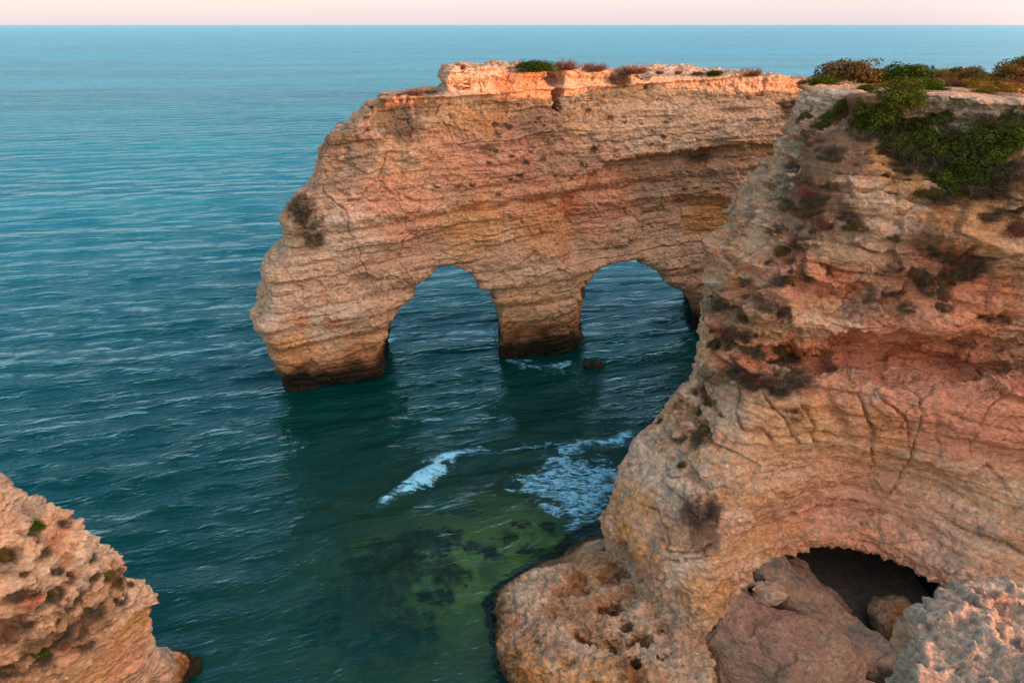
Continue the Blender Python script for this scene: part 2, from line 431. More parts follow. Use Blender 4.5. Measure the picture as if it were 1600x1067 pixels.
    # rock shelf at the foot of the headland
    sh = [
        P_(-2, [(755, 925), (850, 868), (925, 825), (1000, 850), (1120, 985), (1120, 1120), (1010, 1160), (850, 1135), (780, 1090), (752, 1000)], []),
        P_(0, [(772, 925), (850, 880), (925, 840), (1000, 850), (1110, 970), (1115, 1120), (1010, 1150), (860, 1110), (785, 1075), (770, 1000)], []),
        P_(1.6, [(784, 925), (830, 893), (895, 880), (935, 845), (1000, 850), (1090, 950), (1120, 1075), (1010, 1095), (880, 1075), (805, 1060), (783, 990)], []),
        P_(2.6, [(800, 905), (840, 890), (880, 886), (932, 845), (1000, 850), (1060, 900), (1000, 960), (960, 1000), (900, 1030), (800, 1020), (790, 960)], []),
    ]
    s = contour_stack(ax, sh, 0)
    n3 = noise(X * .55, Y * .55, Z * .1).reshape(X.shape)
    ztp = 2.05 + n3 * .15 + .12 * n2 + .25 * noise(X * 1.4, Y * 1.4, Z * .2).reshape(X.shape)
    s = smax(s + n2 * .45, Z - ztp, .12)
    for px, py, z, r, rz in ((905, 905, 2.4, .75, .5), (953, 945, 2.2, .55, .9), (908, 975, 2.3, .5, .7), (925, 990, 2.2, .6, .5), (955, 1005, 2.0, .5, .5), (950, 888, 2.6, .5, .8), (975, 872, 2.8, .8, .8), (860, 960, 2.1, .3, .25), (835, 1005, 2.1, .35, .25), (880, 925, 2.1, .4, .25), (1000, 1010, 1.6, .45, .6), (980, 980, 1.9, .35, .5), (890, 1035, 1.9, .25, .3), (1032, 1045, 1.2, .25, .6), (985, 1055, 1.0, .6, .5)):
        q = at_z(px, py, z); s = smax(s, -ellipsoid(X, Y, Z, (q[0], q[1], z), (r * 1.25, r, rz * 1.9)), .06)
    d = smin(d, s, .3)
    for px, py, z, r in ((1043, 950, 2.6, .42), (1012, 955, 2.4, .4), (1032, 985, 2.0, .38), (978, 868, 3.2, .7), (1005, 925, 2.6, .5)):
        q = at_z(px, py, z); d = smax(d, -ellipsoid(X, Y, Z, (q[0], q[1] + .2, z), (r, r, r * 1.2)), .15)
    return surface_nets(d, lo, h)

def left_field():
    h = .22
    lo, hi = (-30, 4, -2), (-6, 36, 18.5)
    ax, (X, Y, Z) = grid(lo, hi, h)
    def P_(z, pts, back):
        w_ = [at_z(x_, y_, z) for x_, y_ in pts]
        return (z, w_ + [(-26, 2), (-40, 2), (-40, w_[0][1] + 2), (-30, w_[0][1] + 1.2)])
    b = lambda x: []
    lv = [
        P_(-2, [(325, 1020), (330, 1060), (250, 1130), (120, 1230)], b(-18)),
        P_(0, [(312, 1012), (312, 1045), (240, 1110), (120, 1200)], b(-18)),
        P_(1.6, [(296, 1020), (292, 1050), (240, 1095), (110, 1180)], b(-18.5)),
        P_(3, [(258, 1000), (280, 1040), (232, 1085), (100, 1170)], b(-18.5)),
        P_(4, [(246, 1010), (250, 1050), (220, 1080), (80, 1160)], b(-18.5)),
        P_(6.5, [(244, 975), (236, 1030), (160, 1085), (40, 1140)], b(-19)),
        P_(8.6, [(244, 935), (232, 965), (150, 1035), (40, 1085)], b(-19)),
        P_(10, [(232, 905), (212, 935), (140, 995), (20, 1060)], b(-19)),
        P_(12, [(192, 842), (170, 890), (90, 960), (-20, 1010)], b(-20)),
        P_(14, [(125, 798), (90, 850), (10, 910), (-90, 950)], b(-21)),
        P_(15.5, [(50, 748), (10, 790), (-70, 850)], b(-22)),
        P_(17, [(-40, 700), (-90, 760), (-160, 820)], b(-25)),
    ]
    d = contour_stack(ax, lv)
    n1 = fbm(X * .22, Y * .22, Z * .25, 4).reshape(X.shape)
    n2 = fbm(X * .7, Y * .7, Z * .8, 2).reshape(X.shape)
    d = d + n1 * .22 * sstep(0, 4, Z) + n2 * .08
    q = at_z(228, 1062, 3.5); d = smax(d, -ellipsoid(X, Y, Z, (q[0], q[1], 3.0), (.5, .6, .8)), .2)
    d = smax(d, Z - 17.4, .5)
    return surface_nets(d, lo, h)

def boulder_field(c, r, h, rz=0.0, seed=0.0, box=.0, cut=None, amp=.25, tilt=0.0):
    e = [max(r) * 1.35] * 3
    lo = [c[i] - e[i] for i in range(3)]; hi = [c[i] + e[i] for i in range(3)]
    ax, (X, Y, Z) = grid(lo, hi, h)
    a, b = X - c[0], Y - c[1]
    ca, sa = math.cos(rz), math.sin(rz)
    a, b = a * ca + b * sa, -a * sa + b * ca
    p = 2 + box
    q = (np.abs(a / r[0]) ** p + np.abs(b / r[1]) ** p + np.abs((Z - c[2] - tilt * b) / r[2]) ** p) ** (1 / p)
    d = (q - 1) * min(r)
    k = 1 / max(r)
    d = d + fbm(X * k * 1.6 + seed, Y * k * 1.6, Z * k * 1.6, 4).reshape(X.shape) * amp * min(r)
    if cut is not None: d = cut(d, X, Y, Z)
    return surface_nets(d.astype(f4), lo, h)

COARSE = {}
COARSE['arch'] = arch_field()
COARSE['head'] = headland_field()
COARSE['left'] = left_field()
print('coarse', {k: len(v[0]) for k, v in COARSE.items()}, round(time.time() - T0, 1))

BVH = {k: BVHTree.FromPolygons(P.tolist(), Q.tolist()) for k, (P, Q) in COARSE.items()}
CAMP = Vector((0, 0, H))
def hit(px, py, keys=('arch', 'head', 'left')):
    d = Vector(ray(px, py)).normalized(); best = None
    for k in keys:
        loc, n, i, dist = BVH[k].ray_cast(CAMP, d)
        if loc is not None and (best is None or dist < best[2]): best = (np.array(loc), np.array(n), dist, k)
    return best
print('bvh', round(time.time() - T0, 1))

# ------------------------------------------------------------------ colours (linear albedo)
CREAM = np.array([.70, .47, .32]); PEACH = np.array([.62, .345, .205]); TAN = np.array([.50, .29, .175]); OCHRE = np.array([.62, .31, .11])
RED = np.array([.60, .19, .085]); PINK = np.array([.66, .285, .18]); GREY = np.array([.29, .235, .185]); SCRUB = np.array([.18, .108, .066])
WHITE = np.array([.66, .52, .41]); ALGA = np.array([.030, .023, .014]); SOIL = np.array([.42, .22, .14]); RUST = np.array([.24, .10, .03])
def lerp(c, t, w): return c + (t - c) * np.clip(w, 0, 1)[:, None]
# painted patches: real staining, crusts, soil and dry scrub with a place of their own
SPOTS = {
 'arch': [('GREY', 1075, 222, 40, .8), ('GREY', 1030, 205, 30, .6), ('SCRUB', 1095, 240, 22, .6), ('GREY', 740, 205, 40, .6), ('GREY', 800, 215, 50, .5), ('SCRUB', 880, 165, 28, .8), ('SCRUB', 945, 165, 50, .8), ('SCRUB', 770, 180, 38, .7),
          ('SCRUB', 840, 195, 45, .6), ('SCRUB', 465, 320, 30, 1), ('SCRUB', 480, 345, 25, 1), ('SCRUB', 490, 375, 22, .9), ('SCRUB', 515, 220, 35, .6), ('SCRUB', 560, 225, 30, .5), ('GREY', 560, 250, 30, .5), ('SCRUB', 610, 180, 40, .7), ('SCRUB', 640, 205, 30, .5), ('SCRUB', 665, 165, 25, .7), ('SCRUB', 720, 310, 40, .4), ('GREY', 720, 320, 30, .6),
          ('SCRUB', 850, 270, 60, .4), ('PINK', 620, 330, 70, .6), ('PINK', 560, 340, 50, .5), ('PINK', 760, 250, 90, .5), ('PINK', 840, 330, 60, .6), ('RED', 885, 325, 28, .8), ('PINK', 930, 310, 80, .5), ('OCHRE', 1110, 338, 45, .9), ('OCHRE', 740, 352, 60, .6), ('OCHRE', 850, 358, 60, .5), ('OCHRE', 880, 150, 40, .3), ('OCHRE', 960, 158, 60, .7), ('OCHRE', 1060, 162, 90, .7), ('OCHRE', 740, 165, 60, .6),
          ('WHITE', 540, 360, 60, .7), ('WHITE', 430, 480, 40, .5), ('WHITE', 520, 515, 60, .7), ('WHITE', 620, 490, 60, .5), ('OCHRE', 560, 545, 50, .5), ('OCHRE', 460, 545, 40, .7), ('WHITE', 840, 458, 60, .5), ('OCHRE', 830, 475, 60, .5), ('WHITE', 450, 420, 60, .3), ('WHITE', 560, 400, 80, .2), ('RED', 470, 500, 14, .6), ('RED', 520, 505, 14, .6), ('WHITE', 730, 120, 60, .6), ('WHITE', 1050, 130, 150, .6), ('WHITE', 900, 125, 50, .5), ('RED', 790, 130, 18, .5), ('SCRUB', 970, 122, 18, .8), ('SCRUB', 1015, 290, 60, .25), ('SCRUB', 1100, 270, 60, .3), ('SCRUB', 1230, 165, 16, .9)],
 'head': [('SCRUB', 1300, 235, 60, 1), ('SCRUB', 1275, 290, 50, 1), ('SCRUB', 1350, 190, 50, .7), ('SOIL', 1340, 150, 50, 1), ('SOIL', 1430, 140, 60, 1), ('SCRUB', 1260, 325, 45, .9), ('SCRUB', 1400, 250, 90, .8), ('SCRUB', 1500, 240, 100, .9), ('SCRUB', 1580, 310, 60, .9), ('SCRUB', 1330, 350, 60, .8), ('SCRUB', 1440, 380, 60, .6), ('SCRUB', 1270, 370, 55, .7), ('SCRUB', 1390, 290, 35, .7),
          ('SCRUB', 1480, 400, 75, .8), ('SCRUB', 1550, 440, 60, .6), ('SCRUB', 1430, 430, 50, .6), ('SCRUB', 1330, 395, 40, .6), ('SCRUB', 1120, 470, 34, .7), ('SCRUB', 1145, 510, 40, .7), ('SCRUB', 1200, 475, 34, .7), ('SCRUB', 1230, 590, 50, 1), ('SCRUB', 1180, 580, 55, 1), ('SCRUB', 1240, 545, 30, .8), ('SCRUB', 1120, 600, 50, .7), ('SCRUB', 1060, 600, 35, .8), ('SCRUB', 1100, 650, 40, .8), ('SCRUB', 1095, 680, 28, .9),
          ('GREY', 1225, 190, 30, .8), ('WHITE', 1290, 145, 40, .8), ('WHITE', 1255, 175, 40, .6), ('GREY', 1240, 245, 35, .8), ('GREY', 1220, 295, 40, .9), ('GREY', 1250, 310, 25, .9), ('GREY', 1340, 325, 60, .6), ('WHITE', 1500, 170, 70, .7), ('GREY', 1450, 160, 50, .7), ('GREY', 1560, 190, 60, .5), ('GREY', 1230, 400, 30, .7), ('GREY', 1360, 480, 45, .9), ('GREY', 1290, 350, 30, .5), ('GREY', 1400, 420, 30, .6), ('CREAM', 1180, 370, 35, .7), ('CREAM', 1320, 335, 90, .6), ('CREAM', 1560, 360, 60, .6), ('OCHRE', 1430, 265, 60, .7), ('OCHRE', 1520, 335, 60, .5), ('CREAM', 1170, 320, 40, .5),
          ('RED', 1300, 440, 40, .7), ('PINK', 1230, 430, 60, .7), ('RED', 1150, 455, 30, .5), ('RED', 1440, 475, 100, .35), ('RED', 1260, 540, 60, .8), ('RED', 1340, 550, 80, .8), ('RED', 1440, 560, 80, .8), ('RED', 1550, 600, 80, .8), ('PINK', 1380, 600, 110, .9), ('PINK', 1500, 620, 110, .8), ('PINK', 1580, 660, 80, .8), ('RED', 1300, 610, 50, .5), ('PINK', 1550, 540, 80, .4), ('RED', 1540, 480, 60, .5), ('PINK', 1480, 460, 70, .6), ('RED', 1185, 560, 35, .7), ('RED', 1130, 560, 25, .6), ('RED', 1170, 600, 22, .6), ('RED', 1120, 510, 18, .5),
          ('CREAM', 1250, 660, 110, .4), ('OCHRE', 1230, 670, 60, .5), ('OCHRE', 1340, 680, 80, .4), ('WHITE', 1010, 720, 55, .6), ('WHITE', 1060, 760, 60, .5), ('SCRUB', 1095, 800, 32, .95), ('SCRUB', 1100, 840, 28, .9), ('SCRUB', 1090, 870, 22, .7), ('WHITE', 1080, 905, 45, .7), ('OCHRE', 1110, 930, 45, .7), ('OCHRE', 985, 780, 40, .5), ('PINK', 1330, 830, 100, .4), ('PINK', 1450, 860, 100, .5), ('OCHRE', 1230, 850, 45, .4), ('WHITE', 1480, 840, 70, .3),
          ('OCHRE', 955, 795, 20, .9), ('OCHRE', 975, 830, 20, .9), ('OCHRE', 995, 868, 20, .8), ('PINK', 1300, 790, 110, .4), ('TAN', 1400, 780, 60, .4), ('CREAM', 1130, 640, 40, .5), ('RUST', 790, 960, 26, 1), ('RUST', 775, 990, 24, 1), ('OCHRE', 830, 1050, 50, .9), ('OCHRE', 920, 1060, 50, .9), ('RUST', 985, 1048, 26, .9), ('RUST', 900, 905, 18, .8), ('WHITE', 850, 930, 60, .4), ('GREY', 820, 980, 50, .6), ('GREY', 960, 890, 50, .5), ('WHITE', 880, 1010, 60, .3), ('OCHRE', 800, 905, 18, .7)],
 'left': [('SCRUB', 25, 745, 21, 0.80), ('SCRUB', 90, 780, 21, 0.80), ('SCRUB', 60, 825, 11, 1.00), ('SCRUB', 10, 870, 19, 0.90), ('SCRUB', 130, 915, 21, 0.90), ('SCRUB', 190, 900, 18, 0.80), ('SCRUB', 70, 935, 21, 0.80), ('SCRUB', 20, 985, 28, 0.90), ('SCRUB', 60, 1005, 28, 0.90), ('SCRUB', 110, 990, 28, 0.70), ('SCRUB', 160, 960, 28, 0.60), ('SCRUB', 20, 1050, 28, 0.80), ('GREY', 50, 800, 25, .6), ('WHITE', 30, 770, 30, .5), ('WHITE', 150, 860, 50, .6), ('WHITE', 70, 890, 50, .5), ('WHITE', 215, 930, 40, .5), ('RED', 45, 935, 18, .8), ('RED', 90, 845, 25, .5), ('RED', 100, 880, 12, .5),
          ('OCHRE', 200, 985, 40, .5), ('OCHRE', 230, 955, 25, .5), ('PINK', 200, 1030, 40, .5), ('GREY', 260, 1020, 26, .8), ('RUST', 285, 1040, 16, 1), ('OCHRE', 150, 1050, 40, .5)],
}
SCREE = [(1300, 215, 32), (1278, 255, 34), (1262, 300, 32), (1290, 320, 26), (1335, 165, 24), (1320, 250, 22)]
SPOTS['head'] += [('SCREE', a_, b_, c_ * 1.35, 1) for a_, b_, c_ in SCREE]
COLS = dict(CREAM=CREAM, PEACH=PEACH, TAN=TAN, OCHRE=OCHRE, RED=RED, PINK=PINK, GREY=GREY, SCRUB=SCRUB, WHITE=WHITE, SOIL=SOIL, RUST=RUST, SCREE=np.array([.20, .115, .07]))

def rock_colour(P, N, key, s):
    x, y, z = P[:, 0].astype(f4), P[:, 1].astype(f4), P[:, 2].astype(f4)
    n = len(P)
    a = fbm(x * .25, y * .25, s * .9, 4); b = fbm(x * .12 + 40, y * .12, s * 2.6, 4); c4 = fbm(x * 1.1, y * 1.1, z * 1.3 + 7, 5, .6)
    band = noise(x * .03, y * .03, s * .55 + 3); band2 = noise(x * .05, y * .05, s * 2.4 + 31)
    col = np.tile(PEACH, (n, 1))
    col = lerp(col, TAN, sstep(-.1, .45, a + band * .6))
    col = lerp(col, CREAM, sstep(.0, .45, b + .5 * band2) * .85)
    col = lerp(col, PINK, sstep(.1, .5, -b + .6 * band) * .55)
    col = lerp(col, OCHRE, sstep(.25, .5, -band2 + .5 * a) * .5)
    if key == 'arch': col = lerp(col, np.array([.60, .43, .31]), sstep(15, 10, z) * .55); col = lerp(col, np.array([.62, .40, .27]), sstep(12, 15, z) * .35)
    if key == 'head': col = lerp(col, np.array([.68, .45, .30]), sstep(-.2, .3, c4) * .4)
    if key == 'left': col = lerp(col, CREAM * 1.05, np.full(n, .5))
    if key == 'head': col = lerp(col, np.array([.60, .43, .30]), sstep(3.4, 2.6, z) * .75)
    if key == 'arch':
        mt = fbm(x * .28, y * .28, z * .45 + 50, 4, .6)
        col = lerp(col, TAN * .85, sstep(.05, .4, mt) * .75); col = lerp(col, GREY, sstep(.12, .42, -mt + .1) * sstep(10, 14, z) * .6)
    # painted patches
    prot = np.zeros(n)
    nn = c4 * .9 + fbm(x * 3.1, y * 3.1, z * 3.1, 3) * .6
    for kind, px, py, rp, w in SPOTS.get(key, []):
        hh = hit(px, py, (key,))
        if hh is None: continue
        c0 = hh[0]; r = rp * hh[2] / F
        m = np.nonzero((np.abs(x - c0[0]) < r * 2.4) & (np.abs(y - c0[1]) < r * 2.4) & (np.abs(z - c0[2]) < r * 2))[0]
        if not len(m): continue
        dd = np.sqrt((x[m] - c0[0]) ** 2 + (y[m] - c0[1]) ** 2 + ((z[m] - c0[2]) * 1.25) ** 2) / r
        amp = (1.0 if kind == 'SCRUB' else 1.4) if kind in ('SCRUB', 'GREY', 'WHITE') else .9
        ww = sstep(-.1, .45, 1.1 - dd + nn[m] * amp) * w * np.clip(1.9 - dd, 0, 1)
        col[m] = lerp(col[m], COLS[kind], ww)
        if kind in ('SCRUB', 'SCREE', 'RED', 'SOIL'): prot[m] = np.maximum(prot[m], ww)
    # grey crust on ledges and weathered knobs, speckled
    up = np.clip(N[:, 2], 0, 1)
    col = lerp(col, GREY * 1.1, sstep(.18, .5, c4 + up * .45 - .15) * .6 * (1 - .85 * prot))
    col = lerp(col, WHITE, sstep(.25, .55, -c4 + up * .2) * .4 * (1 - .85 * prot))
    # tide marks: ochre algae above a black wet belt
    tide = z + fbm(x * .5, y * .5, z * .8, 4) * 1.6
    return col, tide

def strata(P, dip):
    x, y, z = P[:, 0].astype(f4), P[:, 1].astype(f4), P[:, 2].astype(f4)
    return z + dip[0] * x + dip[1] * y + .7 * fbm(x * .06, y * .06, z * .05, 3)

def finish(key, name, levels, dip, mat, rough_fn, in_view=None, zdark=1.2):
    P, Q = COARSE[key]
    P = relax(P, Q, 2, .4)
    for L_ in range(levels):
        mask = None
        N = normals(P, Q)
        fc = P[Q].mean(1); fnm = N[Q[:, 0]]
        v = np.array([0, 0, H]) - fc
        v /= np.linalg.norm(v, axis=1)[:, None]
        dx, dy, dz = fc[:, 0], fc[:, 1], fc[:, 2] - H
        depth = dy * ct - dz * st; up = dy * st + dz * ct
        sx = CX + F * dx / np.maximum(depth, .1); sy = CY - F * up / np.maximum(depth, .1)
        mask = ((v * fnm).sum(1) > -.35) & (sx > -150) & (sx < 1780) & (sy < 1230) & (depth > 1)
        P, Q = subdivide(P, Q, mask)
        P = relax(P, Q, 1, .5)
    N = normals(P, Q)
    s = strata(P, dip)
    D, horiz = rough_fn(P, N, s)
    dirn = N.copy(); dirn[:, 2] *= horiz; dirn /= np.linalg.norm(dirn, axis=1)[:, None] + 1e-9
    col, tide = rock_colour(P, N, key, s)
    rustw = sstep(zdark + 2.2, zdark + .7, tide)
    col = lerp(col, RUST * 1.5, rustw * .7)
    col = lerp(col, ALGA, sstep(zdark + 1.1, zdark - .7, tide) ** .8)
    col = col * np.array([1.06, .97, .84])
    P = P + dirn * D[:, None]
    print(key, len(P), round(time.time() - T0, 1))
    o = mesh_obj(name, P, Q, mat, col)
    return o

def rough_arch(P, N, s):
    x, y, z = (P[:, i].astype(f4) for i in range(3))
    st1 = fbm(x * .10, y * .10, s * .9, 3)
    st2 = np.tanh(3.2 * fbm(x * .22 + 5, y * .22, s * 2.6, 3))
    st3 = np.tanh(2.5 * fbm(x * .5, y * .5, s * 7.0, 2))
    big = fbm(x * .5, y * .5, z * .6, 3)
    fine = fbm(x * 2.0, y * 2.0, z * 2.6, 4, .6)
    wx = x + .8 * big; wy = y + .5 * big
    crack = np.abs(noise(wx * .22 + 3, wy * .22, z * .035))
    cr = -np.exp(-(crack / .008) ** 2) * .28
    crack2 = np.abs(noise(wx * .6 + 13, wy * .6, z * .12 + 4))
    cr2 = -np.exp(-(crack2 / .02) ** 2) * .16 * sstep(-.1, .3, noise(x * .2, y * .2, z * .3))
    o1, g1_, j1 = beds(x, y, s, 1.05, 3.3); o2, g2_, j2 = beds(x, y, s, 3.1, 8.8)
    fc1 = facet(x * .55, y * .55, z * .9, 4); fc2 = facet(x * 1.6, y * 1.6, z * 2.2, 7)
    f1, f2 = worley(x * .9, y * .9, z * 1.1)
    upper = sstep(12, 14.5, z + big)
    lump = (.5 - f1) * (.12 + .30 * upper) + (.5 - worley(x * 2.3, y * 2.3, z * 2.6, 3)[0]) * .16 * (.4 + .6 * upper)
    pit = -sstep(.34, .6, fbm(x * .8 + 50, y * .8, z * 1.2, 3)) * .35
    # shelves of harder rock
    led = 0
    for zc, w, a in ((5.4, .45, .3), (3.2, .35, -.3), (6.4, .2, -.15), (12.7, .4, .3), (11.9, .3, -.2), (20.95, .12, .45), (21.6, .45, -.45), (22.75, .07, -.3), (17.2, .2, .2), (15.4, .15, -.2), (23.6, .1, .15)):
        ph = s - zc + .15 * big
        led = led + a * np.exp(-(ph / w) ** 2)
    cap = sstep(21.5, 22.3, z)
    soft = .5 + .5 * sstep(-.2, .3, noise(x * .12 + 5, y * .12, z * .2))
    D = (st1 * .15 + o1 * .42 + g1_ * .10 * soft + o2 * .07 + g2_ * .03 * soft + big * .24 + fc1 * .14 + fc2 * .07) * (1 - .5 * cap) + fine * (.13 + .14 * upper) + cr * sstep(0, .25, noise(x * .06 + 3, y * .06, z * .05)) + cr2 + lump * .6 + pit + led
    return D, .35
def rough_head(P, N, s):
    x, y, z = (P[:, i].astype(f4) for i in range(3))
    xc = at_z(1320, 900, 4)[0]
    s = s * (1 - sstep(9.5, 6.0, z)) + sstep(9.5, 6.0, z) * (np.sqrt((x - xc) ** 2 * .14 + (z + .5) ** 2) + .5 * fbm(x * .1, y * .1, z * .1, 3)).astype(f4)
    m = .25 + .9 * sstep(-.15, .3, fbm(x * .16 + 2, y * .16, z * .22, 3))
    up = sstep(10.6, 12.0, z); top = sstep(.65, .9, N[:, 2]) * sstep(23.5, 24.5, z)
    low = 1 - sstep(3, 5, z)
    st1 = fbm(x * .12, y * .12, s * .8, 3)
    st2 = np.tanh(3 * fbm(x * .18 + 5, y * .18, s * 1.9, 3))
    st3 = np.tanh(2.5 * fbm(x * .45, y * .45, s * 5.5, 3))
    big = fbm(x * .45, y * .45, z * .5, 4)
    fine = fbm(x * 2.2, y * 2.2, z * 2.4, 5, .62)
    f1, f2 = worley(x * .75 + big * .5, y * .75, z * .8)
    g1, g2 = worley(x * 2.1 + fine * .3, y * 2.1, z * 2.2, 5)
    lump = (.55 - f1) * .75; lump2 = (.5 - g1) * .28
    pit = -sstep(.25, .5, fbm(x * .7 + 50, y * .7, z * .9, 4)) * .55
    ridge = (.35 - np.abs(fbm(x * .6, y * .6, z * .35, 4))) * .8
    wx = x + .8 * big
    crack = np.abs(noise(wx * .3 + 3, y * .3, z * .08)); cr = -np.exp(-(crack / .018) ** 2) * .35
    # thin dipping cracks across the smooth lower face
    crk = np.abs(fbm(x * .16 + 8, y * .16, s * .75, 3)); cr3 = -np.exp(-(crk / .012) ** 2) * .3 * (1 - up)
    led = 0
    for zc, w, a in ((10.5, .5, .3), (19.0, .25, .5), (18.3, .3, -.35), (21.3, .2, .4), (20.8, .3, -.3), (16.2, .25, .3), (14.2, .2, .35), (13.6, .3, -.3), (4.6, .3, .15)):
        led = led + a * np.exp(-((s - zc + .5 * big) / w) ** 2) * sstep(-.35, .2, noise(x * .15 + zc, y * .15, s * .1))
    Dup = st1 * .3 + big * .35 + lump * .18 + lump2 * .4 * m + fine * (.12 + .22 * m) + pit * .7 * m + led * 1.3
    Dlo = st1 * .4 + st2 * .05 + big * .3 + fine * (.08 + .10 * m) + lump * .12 + lump2 * .22 * m + cr * sstep(.0, .3, noise(x * .12, y * .12, z * .1)) + cr3 * sstep(-.1, .3, noise(x * .15 + 7, y * .15, z * .2)) + led
    h1, h2 = worley(x * 4.2, y * 4.2, z * 4.2, 9)
    Dsh = big * .2 + lump * .2 + lump2 * .6 + fine * .35 - sstep(.42, .05, h1) * .12 + pit * .6
    fa = facet(x * .42, y * .42, z * .5, 2); fb = facet(x * 1.1, y * 1.1, z * 1.3, 6); fc_ = facet(x * 2.8, y * 2.8, z * 3.0, 8)
    o1, g1_, j1 = beds(x, y, s, .9, 5.5); o2, g2_, j2 = beds(x, y, s, 2.8, 1.8)
    Dup = Dup + fa * .5 + fb * .24 * m + fc_ * .12 * m + o1 * .38 + o2 * .14 + g1_ * .14
    Dlo = Dlo + fa * .22 + fb * .10 * m + fc_ * .06 * m + o1 * .30 + g1_ * .10 + o2 * .08 + g2_ * .04
    # rounded buttresses and gullies under the lip
    gul = np.abs(noise(x * .55 + .25 * z + .5 * big, y * .3, z * .10 + 2))
    but = (.12 - np.exp(-(gul / .06) ** 2) * .38) * sstep(8.0, 9.2, z) * sstep(11.6, 10.8, z) * sstep(23, 18, x)
    Dlo = Dlo + but; Dsh = Dsh + fc_ * .12
    D = Dlo * (1 - up) + Dup * up
    D = D * (1 - low) + Dsh * low
    D = D * (1 - .8 * top)
    for px_, py_, rp_ in SCREE:
        hh = hit(px_, py_, ('head',))
        if hh is None: continue
        rr = rp_ * hh[2] / F; dd = np.sqrt(((P - hh[0]) ** 2).sum(1)) / rr
        D = D * (1 - .8 * sstep(1.15, .7, dd + .2 * big))
    inside = sstep(31.5, 34, y) * sstep(4.5, 3.0, z)
    return D * (1 - .5 * inside), .5 + 0 * 1
def rough_left(P, N, s):
    x, y, z = (P[:, i].astype(f4) for i in range(3))
    big = fbm(x * .6, y * .6, z * .6, 4); fine = fbm(x * 2.6, y * 2.6, z * 2.8, 5, .62)
    f1, f2 = worley(x * .9 + big * .4, y * .9, z * .9); g1, g2 = worley(x * 2.6, y * 2.6, z * 2.6, 5)
    up = sstep(8, 9.2, z)
    st2 = np.tanh(3 * fbm(x * .2 + 5, y * .2, s * 2.2, 3))
    pit = -sstep(.25, .5, fbm(x * .9 + 20, y * .9, z * .9, 4)) * .4
    D = facet(x * .6, y * .6, z * .7, 3) * (.08 + .08 * up) + facet(x * 1.9, y * 1.9, z * 2.1, 5) * (.05 + .07 * up) + big * .2 + (.5 - f1) * (.05 + .12 * up) + (.5 - g1) * (.08 + .16 * up) + fine * (.12 + .16 * up) + st2 * .12 + pit * up * .6
    return D, .7

arch = finish('arch', 'sea_arch', 2, (-.035, -.03), M_rock, rough_arch, zdark=1.9)
tag(arch, 'long wall of banded orange limestone standing in the sea, pierced by two arched openings', 'rock arch')
head = finish('head', 'cliff', 2, (.10, -.04), M_rock, rough_head, zdark=.35)
tag(head, kind='structure')
left = finish('left', 'cliff', 2, (-.05, .05), M_rock, rough_left, zdark=.6)
tag(left, kind='structure')

def small_rock(name, field, levels, rough, colour, mat, label, cat, group=None):
    P, Q = field
    P = relax(P, Q, 1, .4)
    for _ in range(levels):
        P, Q = subdivide(P, Q); P = relax(P, Q, 1, .5)
    N = normals(P, Q)
    D = rough(P, N); C = colour(P, N)
    P = P + N * D[:, None]
    c0 = P.mean(0); c0[2] = P[:, 2].min()
    o = mesh_obj(name, P - c0, Q, mat, C); o.location = c0
    return tag(o, label, cat, group)
def XYZ(P): return (P[:, i].astype(f4) for i in range(3))
def rgh(k, a, lum=.5):
    def fn(P, N):
        x, y, z = XYZ(P)
        f1, _ = worley(x * k, y * k, z * k)
        return (fbm(x * k, y * k, z * k, 5, .6) + (.5 - f1) * lum * .5 + facet(x * k * .55, y * k * .55, z * k * .7, 2) * 1.3 + facet(x * k * 1.8, y * k * 1.8, z * k * 2, 5) * .35) * a
    return fn
def clr(base, alt, k, wet=0):
    def fn(P, N):
        x, y, z = XYZ(P); n = fbm(x * k, y * k, z * k, 5, .6)
        c = lerp(np.tile(base, (len(P), 1)), alt, sstep(-.15, .35, n))
        if wet: c = lerp(c, ALGA * 1.5, sstep(wet + .5, wet - .1, z + n * .8))
        return c
    return fn
# rocks in and in front of the cave
def B(px, py, z): return (*at_z(px, py, z), z)
q = B(1205, 1010, .9)
small_rock('boulder', boulder_field((q[0] - .6, q[1] + .2, .1), (2.5, 4.4, 2.5), .16, .75, 2, 1.6, amp=.5, tilt=.16), 1, rgh(1.0, .08), clr(TAN * .78, SOIL * .8, .6), M_rock,
           'big smooth brown boulder filling the left of the cave mouth', 'boulder')
q = B(1285, 965, 1.7)
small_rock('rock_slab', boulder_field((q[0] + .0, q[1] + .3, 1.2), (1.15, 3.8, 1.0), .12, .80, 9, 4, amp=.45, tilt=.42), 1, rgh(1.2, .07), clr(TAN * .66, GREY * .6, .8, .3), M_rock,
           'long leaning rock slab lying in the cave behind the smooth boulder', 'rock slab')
q = B(1205, 925, 3.0)
small_rock('rock', boulder_field((q[0], q[1] + .1, 2.85), (.75, .6, .42), .06, .3, 4, 1, amp=.3), 1, rgh(2.5, .06), clr(TAN, CREAM * .8, 2), M_rock,
           'small pale rock wedged above the slab under the cave roof', 'rock')
q = B(1250, 905, 2.6)
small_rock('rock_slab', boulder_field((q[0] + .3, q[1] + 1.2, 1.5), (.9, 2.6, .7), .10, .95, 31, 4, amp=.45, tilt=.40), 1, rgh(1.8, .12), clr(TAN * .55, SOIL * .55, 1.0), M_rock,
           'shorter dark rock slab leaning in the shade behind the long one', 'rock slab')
q = B(1395, 1030, .4)
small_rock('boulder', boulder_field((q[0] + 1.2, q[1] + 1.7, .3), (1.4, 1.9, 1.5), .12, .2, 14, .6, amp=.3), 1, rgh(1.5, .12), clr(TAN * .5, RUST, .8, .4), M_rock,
           'dark wet boulder deep in the cave beside the near crag', 'boulder')
